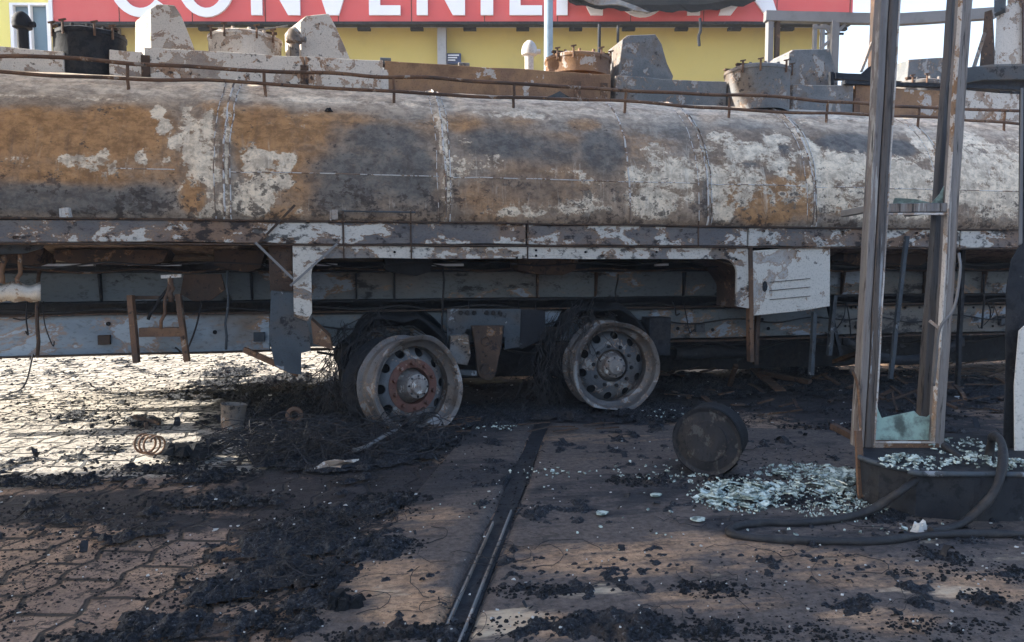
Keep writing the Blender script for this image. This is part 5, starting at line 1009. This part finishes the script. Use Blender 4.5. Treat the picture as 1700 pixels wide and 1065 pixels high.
for k in range(26):
    p = aG(rs.uniform(520, 1050), rs.uniform(700, 722)); a = rs.uniform(-.4, .4); q = p+Vector((0, 0, .02)); m.obox(q, q+Vector((math.cos(a), math.sin(a), .05))*rs.uniform(.05, .2), .012, .006, .1)
m.build('steel_fragments', M['rustdark'], kind='stuff', label='small burnt steel fragments littering the ground under the tanker', category='fragments', jit=.008, jsc=12, origin=aG(1400, 640))
# mixed flat scraps and loose wire in the debris
m = MB(); rs = random.Random(55)
for k in range(150):
    p = aG(rs.uniform(-20, 1700), 640+420*rs.random()); 
    if abs(p.dot(sdu)-CH) < .06: continue
    a = rs.uniform(0, 3.1); L = rs.uniform(.015, .07)*(p.length/3.5); w_ = L*rs.uniform(.15, .7); u = Vector((math.cos(a), math.sin(a), rs.uniform(-.1, .35))).normalized(); v_ = Vector((-math.sin(a), math.cos(a), rs.uniform(-.2, .2))).normalized(); b = p+Vector((0, 0, .008+hz(p.x, p.y)))
    P = [[b+u*L*(i/4-.5)*1.0+v_*w_*(j/2-.5)*(1-.5*rs.random())+Vector((0, 0, L*.25*math.sin(i*1.2+k)+rs.uniform(0, .004))) for j in range(3)] for i in range(5)]
    m.grid(P)
m.build('sheet_scraps', M['dark'], kind='stuff', label='small curled scraps of burnt sheet scattered in the debris', category='scraps', solid=.002, origin=(0, 3, 0))
m = MB()
for k in range(170):
    p = aG(rs.uniform(-20, 1700), 610+440*rs.random()**1.2); 
    if float(fbm(p.x, p.y, 0, 1.3, 2, 91)) < .5: continue
    d = Vector((rs.uniform(-1, 1), rs.uniform(-1, 1), 0)).normalized(); q = p+Vector((0, 0, .008+hz(p.x, p.y))); pts = [q.copy()]; tw = rs.uniform(-.6, .6); L = rs.uniform(.02, .07)
    for i in range(8):
        d = Matrix.Rotation(tw+rs.uniform(-.2, .2), 3, 'Z') @ d; q = q+d*L*.6; q.z = .008+hz(q.x, q.y)+.01*abs(math.sin(i+k)); pts.append(q.copy())
    m.tube(pts, rs.uniform(.001, .0022)*(p.length/3.5), 4, False)
m.build('loose_wire_bits', M['wire'], kind='stuff', label='bits of loose burnt wire curled over the ground', category='wire', origin=(0, 3, 0))
# unseen station roof above the lane, its outline shaped to throw the shade
m = MB(); P = [(-16, .2), (.8, .2), (.8, 6.64), (-8, 6.64), (-8, 6.95), (-9.4, 6.95), (-9.4, 6.35), (-16, 6.35)]; m.plate([(x, y, 5.0) for x, y in P], (0, 0, .35)); m.build('shade_canopy', M['white'], kind='structure')

# ------------------------------------------------------------------ thin smoke haze
hzT = bpy.data.materials.new('smoke_haze'); hzT.use_nodes = True; t_ = hzT.node_tree
for n_ in list(t_.nodes):
    if n_.type == 'BSDF_PRINCIPLED': t_.nodes.remove(n_)
pv = t_.nodes.new('ShaderNodeVolumePrincipled'); pv.inputs['Color'].default_value = (.93, .95, 1, 1); pv.inputs['Density'].default_value = .0024
t_.links.new(pv.outputs[0], [n_ for n_ in t_.nodes if n_.type == 'OUTPUT_MATERIAL'][0].inputs['Volume'])
m = MB(); m.add([(x, y, z) for x in (-420, 420) for y in (-70, 640) for z in (-1.1, 6.6)], [(0, 1, 3, 2), (4, 6, 7, 5), (0, 4, 5, 1), (2, 3, 7, 6), (0, 2, 6, 4), (1, 5, 7, 3)]); m.build('haze', hzT, kind='stuff')
